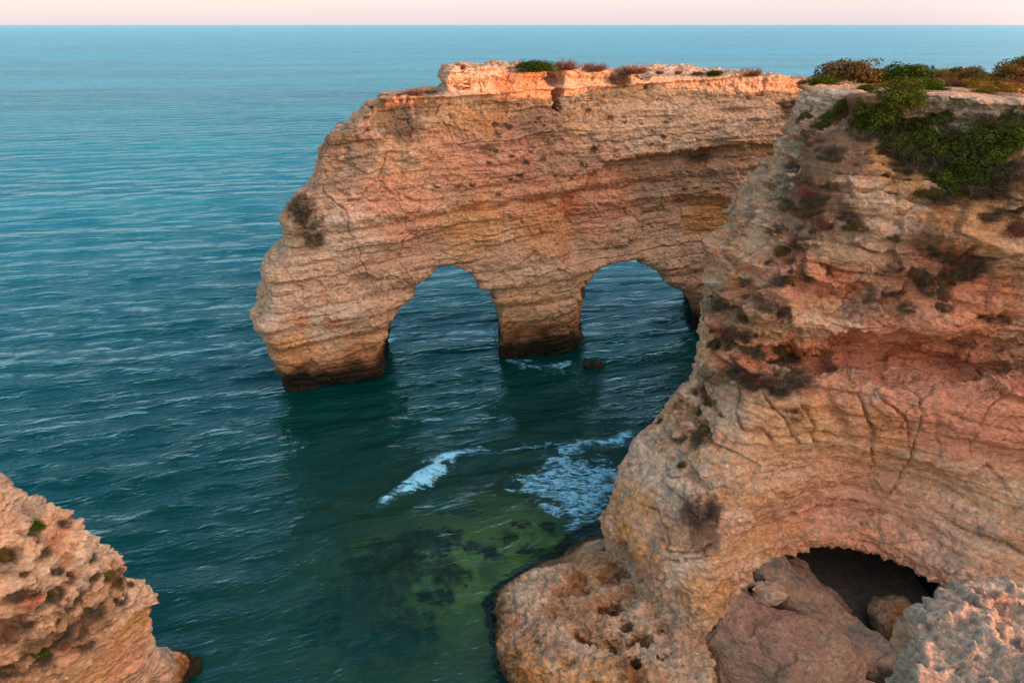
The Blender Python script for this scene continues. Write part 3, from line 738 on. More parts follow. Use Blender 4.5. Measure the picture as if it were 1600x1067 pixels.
q = B(928, 568, .2)
small_rock('rock', boulder_field((q[0], q[1], .0), (.9, .6, .45), .08, .2, 24, .2, amp=.4), 1, rgh(2.5, .1), clr(ALGA, ALGA * 2, 2), M_rock,
           'small black rock breaking the water right of the middle pillar', 'rock')
print('boulders', round(time.time() - T0, 1))

# near crag at the lower right: part of the bluff the photograph was taken from
def crag():
    h = .055
    lo, hi = (3.0, 3.5, 19.6), (8.2, 9.2, 23.9)
    ax, (X, Y, Z) = grid(lo, hi, h)
    top = [(1426, 950), (1440, 915), (1480, 903), (1530, 899), (1600, 903), (1700, 905), (1800, 930), (1850, 1150), (1600, 1250), (1440, 1200), (1424, 1060), (1420, 990)]
    zt = 22.55
    lv = [(19, [(p[0] * 1.0 + (.15 if i < 9 else -.25), p[1] - .1) for i, p in enumerate([at_z(x, y, zt) for x, y in top])]),
          (22.0, [at_z(x, y, zt) for x, y in top]), (22.9, [at_z(x + 6, y, zt) for x, y in top])]
    d = contour_stack(ax, lv)
    n1 = fbm(X * 1.1, Y * 1.1, Z * 1.1, 4).reshape(X.shape)
    d = d + n1 * .16
    tp = zt + (Y - 6.2) * .05 - (X - 4.6) * .07 + fbm(X[:, :, 0] * 1.6, Y[:, :, 0] * 1.6, 0 * X[:, :, 0], 3).reshape(X.shape[:2])[:, :, None] * .13
    d = smax(d, Z - tp, .18)
    return surface_nets(d.astype(f4), lo, h)
def crag_r(P, N):
    x, y, z = XYZ(P)
    f1, f2 = worley(x * 5.5, y * 5.5, z * 5.5); g1, g2 = worley(x * 14, y * 14, z * 14, 3)
    side = 1 - sstep(.3, .8, N[:, 2])
    return facet(x * 3.2, y * 3.2, z * 3.2, 3) * .06 + facet(x * 8, y * 8, z * 8, 3) * .03 + (.5 - f1) * (.03 + .13 * side) + (.5 - g1) * .05 + fbm(x * 6, y * 6, z * 6, 5, .62) * .10
def crag_c(P, N):
    x, y, z = XYZ(P); n = fbm(x * 3, y * 3, z * 3, 5, .65); m = fbm(x * 1.2 + 9, y * 1.2, z * 1.2, 4)
    c = np.tile(np.array([.37, .265, .185]), (len(P), 1))
    c = lerp(c, WHITE * np.array([.9, .85, .75]), sstep(.05, .45, n) * .6); c = lerp(c, GREY * .55, sstep(.1, .4, -n + .3 * m) * .9)
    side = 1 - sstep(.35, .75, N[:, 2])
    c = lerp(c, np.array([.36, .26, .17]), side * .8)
    return lerp(c, np.array([.42, .20, .11]), sstep(.25, .5, m) * .6)
small_rock('crag', crag(), 1, crag_r, crag_c, M_rock_near, 'near crag of knobbly grey limestone with a flat lichened top at the lower right corner', 'crag')
print('crag', round(time.time() - T0, 1))

# ------------------------------------------------------------------ land on the right, inland of the headland (outside the frame, shades the bay)
nx, ny = 150, 150
gx, gy = np.meshgrid(np.linspace(0, 1, nx), np.linspace(0, 1, ny), indexing='ij')
gx = 46 + (gx ** 1.6) * 380; gy = -260 + gy * 312
edge = sstep(46, 52, gx.ravel() + 3 * noise(gy * .05, gx * .05, 0 * gx))
gz = (edge * (26.3 + 1.2 * np.exp(-((gy.ravel() - 54) / 9) ** 2) - 1.9 * np.exp(-((gy.ravel() + 13) / 14) ** 2))) + fbm(gx * .04, gy * .04, 0 * gx, 5) * 1.6 * edge + sstep(60, 300, gx.ravel()) * 4 - (1 - edge) * 6
TP = np.stack([gx.ravel(), gy.ravel(), gz], 1)
ii, jj = np.meshgrid(np.arange(nx - 1), np.arange(ny - 1), indexing='ij'); b0 = (ii * ny + jj).ravel()
TQ = np.stack([b0, b0 + ny, b0 + ny + 1, b0 + 1], 1)
x, y, z = XYZ(TP); n = fbm(x * .2, y * .2, z * .1, 4)
tc = lerp(np.tile(SOIL, (len(TP), 1)), SCRUB, sstep(-.1, .3, n))
hill = mesh_obj('hill', TP, TQ, M_rock, tc); tag(hill, kind='structure')

# ------------------------------------------------------------------ sea bed and sea
def bed_depth(x, y):
    """negative height of the sand under the water"""
    cx, cy = at_z(800, 900, -1.5)
    dx, dy = (x - cx), (y - cy)
    r = np.sqrt((dx / 1.15) ** 2 + dy ** 2)
    d = .95 + np.maximum(r - 3.0, 0) * .34 + .006 * np.maximum(r - 6, 0) ** 2
    d = d + .5 * fbm(x * .15, y * .15, 0 * x, 3)
    return np.clip(d, .5, 7)
tb_ = np.linspace(-1, 1, 520); bx, by = np.meshgrid(-2 + 26 * tb_ + 500 * tb_ ** 7, 40 + 25 * tb_ + 600 * tb_ ** 7, indexing='ij')
bz = -bed_depth(bx.ravel(), by.ravel())
x, y = bx.ravel().astype(f4), by.ravel().astype(f4)
bc = lerp(np.tile(np.array([.50, .43, .22]), (len(x), 1)), np.array([.24, .24, .11]), sstep(.0, .5, fbm(x * .5, y * .5, 0 * x, 5, .6)))
wd = np.zeros(len(x))
for (px_, py_, sx__, sy__) in ((655, 860, 75, 40), (610, 900, 90, 35), (560, 940, 110, 60), (700, 910, 50, 30), (870, 885, 60, 14), (800, 860, 40, 20), (730, 800, 60, 14), (600, 1010, 110, 50)):
    c_ = at_z(px_, py_, -1.5); c2_ = at_z(px_ + sx__, py_, -1.5); c3_ = at_z(px_, py_ - sy__, -1.5)
    wd = np.maximum(wd, 1.15 - np.hypot((x - c_[0]) / (c2_[0] - c_[0]), (y - c_[1]) / (c3_[1] - c_[1])))
wn = fbm(x * 1.1, y * 1.1, 0 * x + 4, 5, .65)
bc = lerp(bc, np.array([.05, .045, .02]), sstep(.0, .35, wn + wd * .7 - .25) * .85)
bz = bz + .35 * sstep(.0, .5, wn + wd * .7 - .25)
BP = np.stack([x, y, bz], 1); ii, jj = np.meshgrid(np.arange(519), np.arange(519), indexing='ij'); b0 = (ii * 520 + jj).ravel()
bed = mesh_obj('seabed', BP, np.stack([b0, b0 + 520, b0 + 521, b0 + 1], 1), M_sand, bc); tag(bed, kind='structure')

sx_, sy_ = np.meshgrid(np.linspace(at_z(1130, 1000, 0)[0], 22, 60), np.linspace(24.5, 41, 60), indexing='ij')
sz_ = .22 + .12 * fbm(sx_ * .5, sy_ * .5, 0 * sx_, 4); ii, jj = np.meshgrid(np.arange(59), np.arange(59), indexing='ij'); b0 = (ii * 60 + jj).ravel()
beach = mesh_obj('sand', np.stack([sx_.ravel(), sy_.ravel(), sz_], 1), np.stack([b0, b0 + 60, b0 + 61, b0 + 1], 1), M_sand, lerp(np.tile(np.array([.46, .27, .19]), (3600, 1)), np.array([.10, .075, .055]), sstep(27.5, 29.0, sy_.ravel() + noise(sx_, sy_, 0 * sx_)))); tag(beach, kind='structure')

# weed covered reef on the sand: one mass of lumps
def blob(c, r, k=7):
    n = 10; th = np.linspace(0, 2 * np.pi, n, endpoint=False); V = []
    for i, ph in enumerate(np.linspace(0, np.pi / 2, 5)):
        for t in th: V.append((c[0] + r[0] * math.cos(t) * math.cos(ph), c[1] + r[1] * math.sin(t) * math.cos(ph), c[2] + r[2] * math.sin(ph)))
    V = np.array(V); a, b, d = V.T
    V += (np.stack([noise(a * 2.3, b * 2.3, d * 2), noise(a * 2.3 + 9, b * 2.3, d * 2), noise(a * 2.3, b * 2.3 + 9, d * 2)], 1) * min(r[0], r[1]) * .9)
    Qs = [(i * n + j, i * n + (j + 1) % n, (i + 1) * n + (j + 1) % n, (i + 1) * n + j) for i in range(4) for j in range(n)]
    return V, np.array(Qs)
clusters = [(655, 838, 24, 12, 9), (625, 850, 30, 14, 9), (680, 850, 30, 16, 12), (640, 870, 50, 16, 16), (690, 880, 28, 14, 8), (615, 885, 45, 12, 12), (560, 880, 50, 20, 14), (660, 905, 26, 12, 8), (700, 915, 26, 16, 10), (750, 880, 26, 12, 8), (770, 893, 16, 9, 5), (815, 835, 18, 5, 3), (853, 840, 8, 10, 4), (800, 858, 6, 4, 2), (830, 880, 40, 8, 7), (880, 878, 22, 7, 5), (730, 805, 16, 8, 3), (560, 930, 70, 30, 22), (600, 970, 70, 30, 18), (500, 960, 50, 40, 14), (712, 850, 12, 8, 4), (760, 760, 60, 14, 8), (690, 945, 30, 12, 7), (640, 1000, 60, 24, 10), (785, 950, 14, 18, 5)]
VV, QQ, off = [], [], 0
for (px, py, sx_, sy_, n_) in clusters:
    for _ in range(int(n_ * 3)):
        qx, qy = px + random.gauss(0, sx_ * .5), py + random.gauss(0, sy_ * .5)
        p = at_z(qx, qy, -1.5); r = random.uniform(.10, .36)
        dz = -float(bed_depth(np.array([p[0]]), np.array([p[1]]))[0])
        V, Qs = blob((p[0], p[1], dz - .05), (r * random.uniform(.8, 1.6), r, r * random.uniform(.5, 1.0)))
        VV.append(V); QQ.append(Qs + off); off += len(V)
VV = np.concatenate(VV); QQ = np.concatenate(QQ); x, y, z = XYZ(VV)
rc = lerp(np.tile(np.array([.06, .05, .022]), (len(VV), 1)), np.array([.15, .06, .03]), sstep(.0, .5, noise(x * .5, y * .5, z)))
reef = mesh_obj('reef', VV, QQ, M_rock, rc); tag(reef, 'dark weed covered reef under the clear green shallows', 'reef', kind='stuff')

# water surface
NA, NR = 760, 900
ang = np.linspace(R(-52), R(52), NA)
r0, r1 = 17.0, 60000.0
tt = np.linspace(0, 1, NR)
rad = r0 * np.exp(np.log(420 / r0) * np.minimum(tt / .86, 1)) * np.exp(np.log(r1 / 420) * np.maximum((tt - .86) / .14, 0))
AA, RR = np.meshgrid(ang, rad, indexing='ij')
WX = (RR * np.sin(AA)).ravel(); WY = (RR * np.cos(AA)).ravel()
WZ = np.zeros(WX.shape)
fade = np.exp(-RR.ravel() / 160)
rs = np.random.default_rng(5)
# waves travel towards the shore; crests run slightly away to the right
for i in range(60):
    lam = float(np.exp(rs.uniform(np.log(.9), np.log(9))))
    th = R(rs.normal(-69, 15) if i % 4 else rs.normal(-50, 35))
    k = 2 * np.pi / lam
    amp = .0085 * lam ** .55
    att = np.exp(-(RR.ravel() / (lam * 45)) ** 2)
    ph = k * (WX * math.cos(th) + WY * math.sin(th)) + rs.uniform(0, 6.28) + 1.2 * noise(WX * .03, WY * .03, 0 * WX + i) 
    WZ += amp * np.sin(ph) * att
WZ += .05 * fbm(WX * .05, WY * .05, 0 * WX, 3) * fade
# breaking swell: a low ridge running from the left foam to the headland
ra = np.array(at_z(598, 786, 0)); rb_ = np.array(at_z(700, 718, 0)); rc_ = np.array(at_z(990, 700, 0))
def seg(ax_, bx_, X_, Y_):
    d = bx_ - ax_; L_ = np.hypot(*d); t = np.clip(((X_ - ax_[0]) * d[0] + (Y_ - ax_[1]) * d[1]) / L_ ** 2, 0, 1)
    return np.hypot(X_ - ax_[0] - t * d[0], Y_ - ax_[1] - t * d[1])
dr = np.minimum(seg(ra, rb_, WX, WY), seg(rb_, rc_, WX, WY))
WZ += .28 * np.exp(-(dr / .8) ** 2)
dep = bed_depth(WX.astype(f4), WY.astype(f4))
turb = 1 - np.exp(-np.maximum(dep - .8, 0) * .42); turb = np.maximum(turb, sstep(3.0, 6.5, dep))
cl0 = fbm(WX * .012, WY * .012, 0 * WX, 4)
ii, jj = np.meshgrid(np.arange(NA - 1), np.arange(NR - 1), indexing='ij'); b0 = (ii * NR + jj).ravel()
WQ = np.stack([b0, b0 + 1, b0 + NR + 1, b0 + NR], 1)[:, ::-1]
m, nt, N, L = new_mat('sea_water')
geo = nd(N, 'ShaderNodeNewGeometry')
cd = nd(N, 'ShaderNodeCameraData')
tb = nd(N, 'ShaderNodeAttribute', attribute_name='turb')
def wave_noise(scale, sx, sy, rot, detail, w=0):
    vr = nd(N, 'ShaderNodeVectorRotate', rotation_type='Z_AXIS'); vr.inputs['Angle'].default_value = rot; L.new(geo.outputs['Position'], vr.inputs[0])
    mp = nd(N, 'ShaderNodeMapping'); mp.inputs['Scale'].default_value = (sx, sy, 1)
    L.new(vr.outputs[0], mp.inputs[0])
    n = nd(N, 'ShaderNodeTexNoise', i_Scale=scale, i_Detail=detail, i_Roughness=.55, i_Distortion=.6); L.new(mp.outputs[0], n.inputs['Vector'])
    return n.outputs[0]
w1 = wave_noise(2.3, .42, 1.25, R(-22), 4)      # ripples
w2 = wave_noise(.62, .36, 1.4, R(-19), 3)      # chop
w3 = wave_noise(.06, .30, 1.6, R(-12), 4)      # swell far out
def mul(a, v):
    k = nd(N, 'ShaderNodeMath', operation='MULTIPLY'); L.new(a, k.inputs[0]); k.inputs[1].default_value = v; return k.outputs[0]
def add(a, b):
    k = nd(N, 'ShaderNodeMath', operation='ADD'); L.new(a, k.inputs[0]); L.new(b, k.inputs[1]); return k.outputs[0]
w4 = wave_noise(.022, .22, 1.5, R(-7), 4)
hgt = add(add(add(mul(w1, .25), mul(w2, .46)), mul(w3, 2.6)), mul(w4, 6.0))
bp = nd(N, 'ShaderNodeBump', i_Strength=1.0, i_Distance=.6); L.new(hgt, bp.inputs['Height'])
big_n = nd(N, 'ShaderNodeTexNoise', i_Scale=.02, i_Detail=4.0); L.new(geo.outputs['Position'], big_n.inputs['Vector'])
rmp = nd(N, 'ShaderNodeValToRGB'); L.new(big_n.outputs[0], rmp.inputs[0])
rmp.color_ramp.elements[0].position = .35; rmp.color_ramp.elements[0].color = (0, .115, .14, 1)
rmp.color_ramp.elements[1].position = .65; rmp.color_ramp.elements[1].color = (0, .165, .185, 1)
at_off = nd(N, 'ShaderNodeAttribute', attribute_name='off')
mxc = nd(N, 'ShaderNodeMix', data_type='RGBA'); L.new(at_off.outputs['Fac'], mxc.inputs[0]); mxc.inputs[6].default_value = (0, .040, .031, 1); L.new(rmp.outputs[0], mxc.inputs[7])
dif = nd(N, 'ShaderNodeBsdfDiffuse'); L.new(mxc.outputs[2], dif.inputs[0]); L.new(bp.outputs[0], dif.inputs['Normal'])
trn = nd(N, 'ShaderNodeBsdfRefraction', i_IOR=1.33, i_Roughness=0.0); trn.inputs[0].default_value = (.50, .82, .50, 1); L.new(bp.outputs[0], trn.inputs['Normal'])
body = nd(N, 'ShaderNodeMixShader'); L.new(tb.outputs['Fac'], body.inputs[0]); L.new(trn.outputs[0], body.inputs[1]); L.new(dif.outputs[0], body.inputs[2])
gl = nd(N, 'ShaderNodeBsdfGlossy', i_Roughness=.09); L.new(bp.outputs[0], gl.inputs['Normal']); gl.inputs['Color'].default_value = (.52, .83, .96, 1)
ln = nd(N, 'ShaderNodeVectorMath', operation='LENGTH'); L.new(geo.outputs['Position'], ln.inputs[0])
rr_ = nd(N, 'ShaderNodeMapRange'); rr_.inputs[1].default_value = 60; rr_.inputs[2].default_value = 900; rr_.inputs[3].default_value = .07; rr_.inputs[4].default_value = .17
L.new(ln.outputs['Value'], rr_.inputs[0]); L.new(rr_.outputs[0], gl.inputs['Roughness'])
fr = nd(N, 'ShaderNodeFresnel', i_IOR=1.33); L.new(bp.outputs[0], fr.inputs['Normal'])
sh = nd(N, 'ShaderNodeMixShader'); L.new(fr.outputs[0], sh.inputs[0]); L.new(body.outputs[0], sh.inputs[1]); L.new(gl.outputs[0], sh.inputs[2])
o = nd(N, 'ShaderNodeOutputMaterial'); L.new(sh.outputs[0], o.inputs[0])
# long wind streaks: roughness and body tone drift far out
ws = wave_noise(.010, .16, 1.6, R(-6), 5)
wr = nd(N, 'ShaderNodeMapRange'); wr.inputs[1].default_value = .35; wr.inputs[2].default_value = .65; wr.inputs[3].default_value = .55; wr.inputs[4].default_value = 1.5; L.new(ws, wr.inputs[0])
wm = nd(N, 'ShaderNodeMath', operation='MULTIPLY'); L.new(wr.outputs[0], wm.inputs[0]); L.new(rr_.outputs[0], wm.inputs[1]); L.new(wm.outputs[0], gl.inputs['Roughness'])
wv = nd(N, 'ShaderNodeVectorMath', operation='SCALE'); L.new(mxc.outputs[2], wv.inputs[0])
wq = nd(N, 'ShaderNodeMapRange'); wq.inputs[1].default_value = .35; wq.inputs[2].default_value = .65; wq.inputs[3].default_value = .72; wq.inputs[4].default_value = 1.2; L.new(ws, wq.inputs[0]); L.new(wq.outputs[0], wv.inputs['Scale']); L.new(wv.outputs[0], dif.inputs[0])
M_sea = m
sea = mesh_obj('sea', np.stack([WX, WY, WZ], 1), WQ, M_sea, None, extra={'turb': turb, 'off': sstep(14, 125, np.hypot(WX - 3, WY - 40) + 14 * cl0)}); tag(sea, kind='structure')
print('sea', round(time.time() - T0, 1))

# foam
def wave_z(x, y):
    """height of the water mesh at a point, nearest sample"""
    a = np.arctan2(x, y); r = np.hypot(x, y)
    ia = np.clip(np.round((a - ang[0]) / (ang[1] - ang[0])).astype(int), 0, NA - 1); ir = np.clip(np.searchsorted(rad, r), 0, NR - 1)
    return WZ[ia * NR + ir]
def foam_mat(name, scale, thr, stretch):
    m, nt, N, L = new_mat(name)
    geo = nd(N, 'ShaderNodeNewGeometry'); at = nd(N, 'ShaderNodeAttribute', attribute_name='dens')
    mp = nd(N, 'ShaderNodeMapping'); mp.inputs['Scale'].default_value = stretch; mp.inputs['Rotation'].default_value = (0, 0, R(-12)); L.new(geo.outputs['Position'], mp.inputs[0])
    nz = nd(N, 'ShaderNodeTexNoise', i_Scale=scale * 1.3, i_Detail=4.0, i_Roughness=.6); L.new(mp.outputs[0], nz.inputs['Vector'])
    mixv = nd(N, 'ShaderNodeVectorMath', operation='MULTIPLY_ADD'); L.new(nz.outputs[1], mixv.inputs[0]); mixv.inputs[1].default_value = (1.5, 1.5, 1.5); L.new(mp.outputs[0], mixv.inputs[2])
    vo = nd(N, 'ShaderNodeTexVoronoi', feature='DISTANCE_TO_EDGE', i_Scale=scale); L.new(mixv.outputs[0], vo.inputs['Vector'])
    # alpha = dens*1.6 - edge distance*k - noise
    a = nd(N, 'ShaderNodeMath', operation='MULTIPLY_ADD'); L.new(vo.outputs[0], a.inputs[0]); a.inputs[1].default_value = -2.2; L.new(at.outputs['Fac'], a.inputs[2])
    b = nd(N, 'ShaderNodeMath', operation='MULTIPLY_ADD'); L.new(nz.outputs[0], b.inputs[0]); b.inputs[1].default_value = 2.0; L.new(a.outputs[0], b.inputs[2])
    r = nd(N, 'ShaderNodeMapRange'); r.inputs[1].default_value = thr; r.inputs[2].default_value = thr + .75; r.inputs[4].default_value = .93; L.new(b.outputs[0], r.inputs[0])
    df = nd(N, 'ShaderNodeBsdfDiffuse'); df.inputs[0].default_value = (.32, .74, .90, 1)
    tr = nd(N, 'ShaderNodeBsdfTransparent')
    mx = nd(N, 'ShaderNodeMixShader'); L.new(r.outputs[0], mx.inputs[0]); L.new(tr.outputs[0], mx.inputs[1]); L.new(df.outputs[0], mx.inputs[2])
    o = nd(N, 'ShaderNodeOutputMaterial'); L.new(mx.outputs[0], o.inputs[0])
    return m
M_foam = foam_mat('foam', 2.3, 1.32, (.55, 1.5, 1))
def foam_patch(poly_px, label, peak=1.0, soft=1.2, lift=.03, bank=0.0):
    W = np.array([at_z(x, y, 0) for x, y in poly_px])
    lo, hi = W.min(0) - soft, W.max(0) + soft
    n = 170
    fx, fy = np.meshgrid(np.linspace(lo[0], hi[0], n), np.linspace(lo[1], hi[1], n), indexing='ij'); fx = fx.ravel(); fy = fy.ravel()
    d = sd_poly(fx.astype(f4), fy.astype(f4), W)
    dens = np.clip(.5 - d / soft + 1.4 * fbm(fx * .6, fy * 1.0, 0 * fx + 3, 5, .6), -.5, 1) * peak
    d = d + .3 * fbm(fx * 2.2, fy * 2.2, 0 * fx + 8, 3)
    fz = wave_z(fx, fy) + lift + bank * sstep(.2, -.8, d) * (.6 + .5 * fbm(fx * 2, fy * 2, 0 * fx, 4))
    ii, jj = np.meshgrid(np.arange(n - 1), np.arange(n - 1), indexing='ij'); b0 = (ii * n + jj).ravel()
    Q_ = np.stack([b0, b0 + n, b0 + n + 1, b0 + 1], 1)
    keep = (dens[Q_] > -.3).any(1)
    o = mesh_obj('sea_foam', np.stack([fx, fy, fz], 1), Q_[keep], M_foam, None, extra={'dens': dens})
    tag(o, label, 'foam', kind='stuff')
foam_patch([(590, 790), (625, 766), (650, 742), (672, 725), (708, 708), (760, 702), (762, 706), (712, 716), (692, 738), (668, 758), (640, 773), (612, 784)], 'narrow strip of white foam on the small breaking wave', 1.35, .8, bank=.15)
foam_patch([(800, 748), (850, 735), (862, 700), (900, 684), (925, 690), (905, 715), (965, 725), (985, 760), (960, 805), (900, 818), (860, 812), (848, 785), (815, 762)], 'lacy patch of pale foam washing against the headland foot', 1.0, 2.4)
foam_patch([(752, 702), (800, 699), (866, 690), (868, 700), (800, 708), (752, 709)], 'faint thin line of foam on the swell crest between the two white patches', .8, 1.0)
foam_patch([(930, 688), (985, 670), (990, 685), (940, 695)], 'short bank of foam rolling in behind the headland', 1.25, .8, bank=.1)
foam_patch([(758, 516), (772, 508), (784, 520), (778, 532), (764, 528)], 'small splash of foam at the left edge of the middle pillar', 1.1, .8, bank=.2)
foam_patch([(775, 545), (800, 558), (850, 572), (890, 568), (900, 576), (850, 582), (790, 566)], 'thin broken foam around the foot of the middle pillar', .85, 1.8)

# ------------------------------------------------------------------ plants
def leaf_cloud(n, size, rad, lumps, seed, cols, flat=1.0):
    r = np.random.default_rng(seed)
    cen = []; 
    for _ in range(lumps):
        t = r.uniform(0, 2 * np.pi); q = r.uniform(0, .62) ; zz = r.uniform(.12, .62)
        cen.append((q * math.cos(t), q * math.sin(t), zz, r.uniform(.25, .46)))
    cen = np.array(cen); who = r.integers(0, lumps, n)
    d = r.normal(size=(n, 3)); d /= np.linalg.norm(d, axis=1)[:, None]
    c = cen[who]; rr = c[:, 3] * r.uniform(.55, 1.08, n) ** .6
    P = c[:, :3] + d * rr[:, None]; P[:, 2] = np.abs(P[:, 2])
    P = P * np.array([rad[0], rad[1], rad[2]])
    nrm = d + r.normal(size=(n, 3)) * .7; nrm /= np.linalg.norm(nrm, axis=1)[:, None]
    a = np.cross(nrm, r.normal(size=(n, 3))); a /= np.linalg.norm(a, axis=1)[:, None]; b = np.cross(nrm, a)
    s = size * r.uniform(.6, 1.4, n)[:, None]
    V = np.stack([P - a * s, P - b * s * .5, P + a * s, P + b * s * .5], 1).reshape(-1, 3)
    Q = np.arange(n * 4).reshape(-1, 4)
    tone = r.uniform(0, 1, lumps)[who] * .6 + r.uniform(0, 1, n) * .4
    C = np.asarray(cols[0]) * (1 - tone[:, None]) + np.asarray(cols[1]) * tone[:, None]
    return V, Q, np.repeat(C, 4, 0)
def twig_tuft(n, rad, hgt, seed, cols, w=.012, spread=1.0, kids=3):
    r = np.random.default_rng(seed); V = []; Q = []; C = []
    for i in range(n):
        t = r.uniform(0, 2 * np.pi); q = math.sqrt(r.uniform(0, 1)) * rad * .5
        p = np.array([q * math.cos(t), q * math.sin(t), 0.0])
        d = np.array([math.cos(t) * spread * r.uniform(.1, 1), math.sin(t) * spread * r.uniform(.1, 1), r.uniform(.35, 1)]) + r.normal(size=3) * .15
        d /= np.linalg.norm(d); ln = hgt * r.uniform(.5, 1.1)
        col = np.asarray(cols[0]) + (np.asarray(cols[1]) - np.asarray(cols[0])) * r.uniform(0, 1)
        def bar(p, d, ln, w):
            e = p + d * ln; s = np.cross(d, r.normal(size=3)); s /= np.linalg.norm(s)
            k = len(V); V.extend([p - s * w, p + s * w, e + s * w * .3, e - s * w * .3]); Q.append([k, k + 1, k + 2, k + 3]); C.extend([col] * 4); return e
        bar(p, d, ln, w)
        for _ in range(kids):
            tq = r.uniform(.35, 1); dd = d + r.normal(size=3) * .55; dd /= np.linalg.norm(dd)
            bar(p + d * ln * tq, dd, ln * r.uniform(.2, .45), w * .8)
    return np.array(V), np.array(Q), np.array(C)
def plant_mesh(name, parts, mat):
    V = []; Q = []; C = []; off = 0
    for v, q, c in parts: V.append(v); Q.append(q + off); C.append(c); off += len(v)
    o = mesh_obj(name, np.concatenate(V), np.concatenate(Q), mat, np.concatenate(C), smooth=False)
    COL.objects.unlink(o); return o.data
GREEN = [(.020, .040, .006), (.075, .11, .012)]; OLIVE = [(.07, .05, .016), (.22, .13, .04)]; CARP = [(.045, .040, .010), (.11, .15, .02)]; BROWN = [(.06, .042, .026), (.21, .15, .095)]; REDD = [(.13, .045, .03), (.30, .13, .085)]; YEL = [(.12, .08, .015), (.34, .20, .03)]
def stems(seed, hgt): return twig_tuft(16, .04, hgt, seed, [(.05, .03, .02), (.10, .07, .05)], .015, .9, 2)
ME = {
 'green': [(plant_mesh('foliage', [leaf_cloud(6000, .042, (1, 1, .9), 26, s, GREEN)], M_leaf), plant_mesh('stems', [stems(s, .6)], M_dry)) for s in (1, 2, 3)],
 'olive': [(plant_mesh('foliage', [leaf_cloud(5200, .044, (1, 1, .9), 24, s, OLIVE)], M_leaf), plant_mesh('stems', [stems(s, .6)], M_dry)) for s in (4, 5)],
 'yellow': [(plant_mesh('foliage', [leaf_cloud(5200, .042, (1, 1, .8), 24, s, YEL)], M_leaf), plant_mesh('stems', [stems(s, .6)], M_dry)) for s in (6,)],
 'dry': [(plant_mesh('foliage', [twig_tuft(420, 1.1, .8, s, BROWN, .012, 1.1), leaf_cloud(900, .028, (1, 1, .6), 14, s, BROWN)], M_dry), None) for s in (7, 8, 9)],
 'red': [(plant_mesh('foliage', [twig_tuft(380, 1.1, .85, s, REDD, .012, 1.0), leaf_cloud(1200, .028, (1, 1, .7), 16, s, REDD)], M_dry), None) for s in (10, 11)],
 'carpet': [(plant_mesh('foliage', [leaf_cloud(5200, .045, (1, 1, .6), 22, s, CARP)], M_leaf), plant_mesh('stems', [stems(s, .35)], M_dry)) for s in (12, 13, 14)],
}
NAMES = {'green': ('shrub', 'shrub'), 'olive': ('shrub', 'shrub'), 'yellow': ('shrub', 'shrub'), 'dry': ('dry_shrub', 'dry shrub'), 'red': ('dry_shrub', 'dry shrub'), 'carpet': ('shrub', 'shrub')}
cnt = [0]
def plant(kind, px, py, w_px, label, group=None, hs=1.0, keys=('arch', 'head', 'left'), parts=True, pos=None, tilt=True, sink=.1):
    if pos is None:
        hh = hit(px, py, keys)
        if hh is None: return None
        p, nn, dist = hh[0], hh[1], hh[2]
        if nn @ np.array(ray(px, py)) > 0: nn = -nn
    else: p, nn, dist = np.array(pos), np.array([0, 0, 1.0]), np.linalg.norm(np.array(pos) - np.array([0, 0, H]))
    r = w_px * .5 * dist / F
    cnt[0] += 1
    me, stm = ME[kind][cnt[0] % len(ME[kind])]
    nm, cat = NAMES[kind]
    up = Vector((0, 0, 1)).lerp(Vector(nn), .45 if tilt else 0).normalized()
    qt = Vector((0, 0, 1)).rotation_difference(up)
    if stm is None or not parts:
        o = bpy.data.objects.new(nm, me)
    else:
        o = bpy.data.objects.new(nm, None)
        for mm, n_ in ((me, 'foliage'), (stm, 'stems')):
            c = bpy.data.objects.new(n_, mm); COL.objects.link(c); c.parent = o
    COL.objects.link(o)
    o.rotation_mode = 'QUATERNION'
    from mathutils import Quaternion
    o.rotation_quaternion = qt @ Quaternion((0, 0, 1), random.uniform(0, 6.28))
    o.scale = (r, r, r * hs)
    o.location = Vector(p) - up * (r * sink)
    tag(o, label, cat, group)
    return o

# skyline shrubs on top of the arch wall
TOPG = 'shrubs along the top of the arch wall'
FR = [(1255, 126, 26), (1400, 134, 34), (1440, 134, 30), (1480, 133, 34), (1520, 134, 40), (1560, 133, 40), (1582, 140, 36), (1380, 137, 26)]
def top_plant(kind, px, py_base, w, label, hs, depth, zt):
    grp = 'low shrubs fronting the plateau row' if label.startswith('low straggling') else None
    # walk back from the rim until there is level rock that is really there to stand on
    best = None
    for dd in np.arange(-6, 9, .4):
        p = at_y(px, py_base, depth + dd)
        loc, n_, i_, dist = BVH['arch'].ray_cast(Vector((p[0], p[1], 40)), Vector((0, 0, -1)))
        l2, n2_, i2, d2 = BVH['head'].ray_cast(Vector((p[0], p[1], 40)), Vector((0, 0, -1)))
        z = max([q[2] for q in (loc, l2) if q is not None] + [10])
        e = abs(z - p[2]) + .02 * abs(dd)
        if best is None or e < best[0]: best = (e, p, z)
    e, p, z = best
    plant(kind, 0, 0, w, label, grp, hs, pos=(p[0], p[1], z), tilt=False)
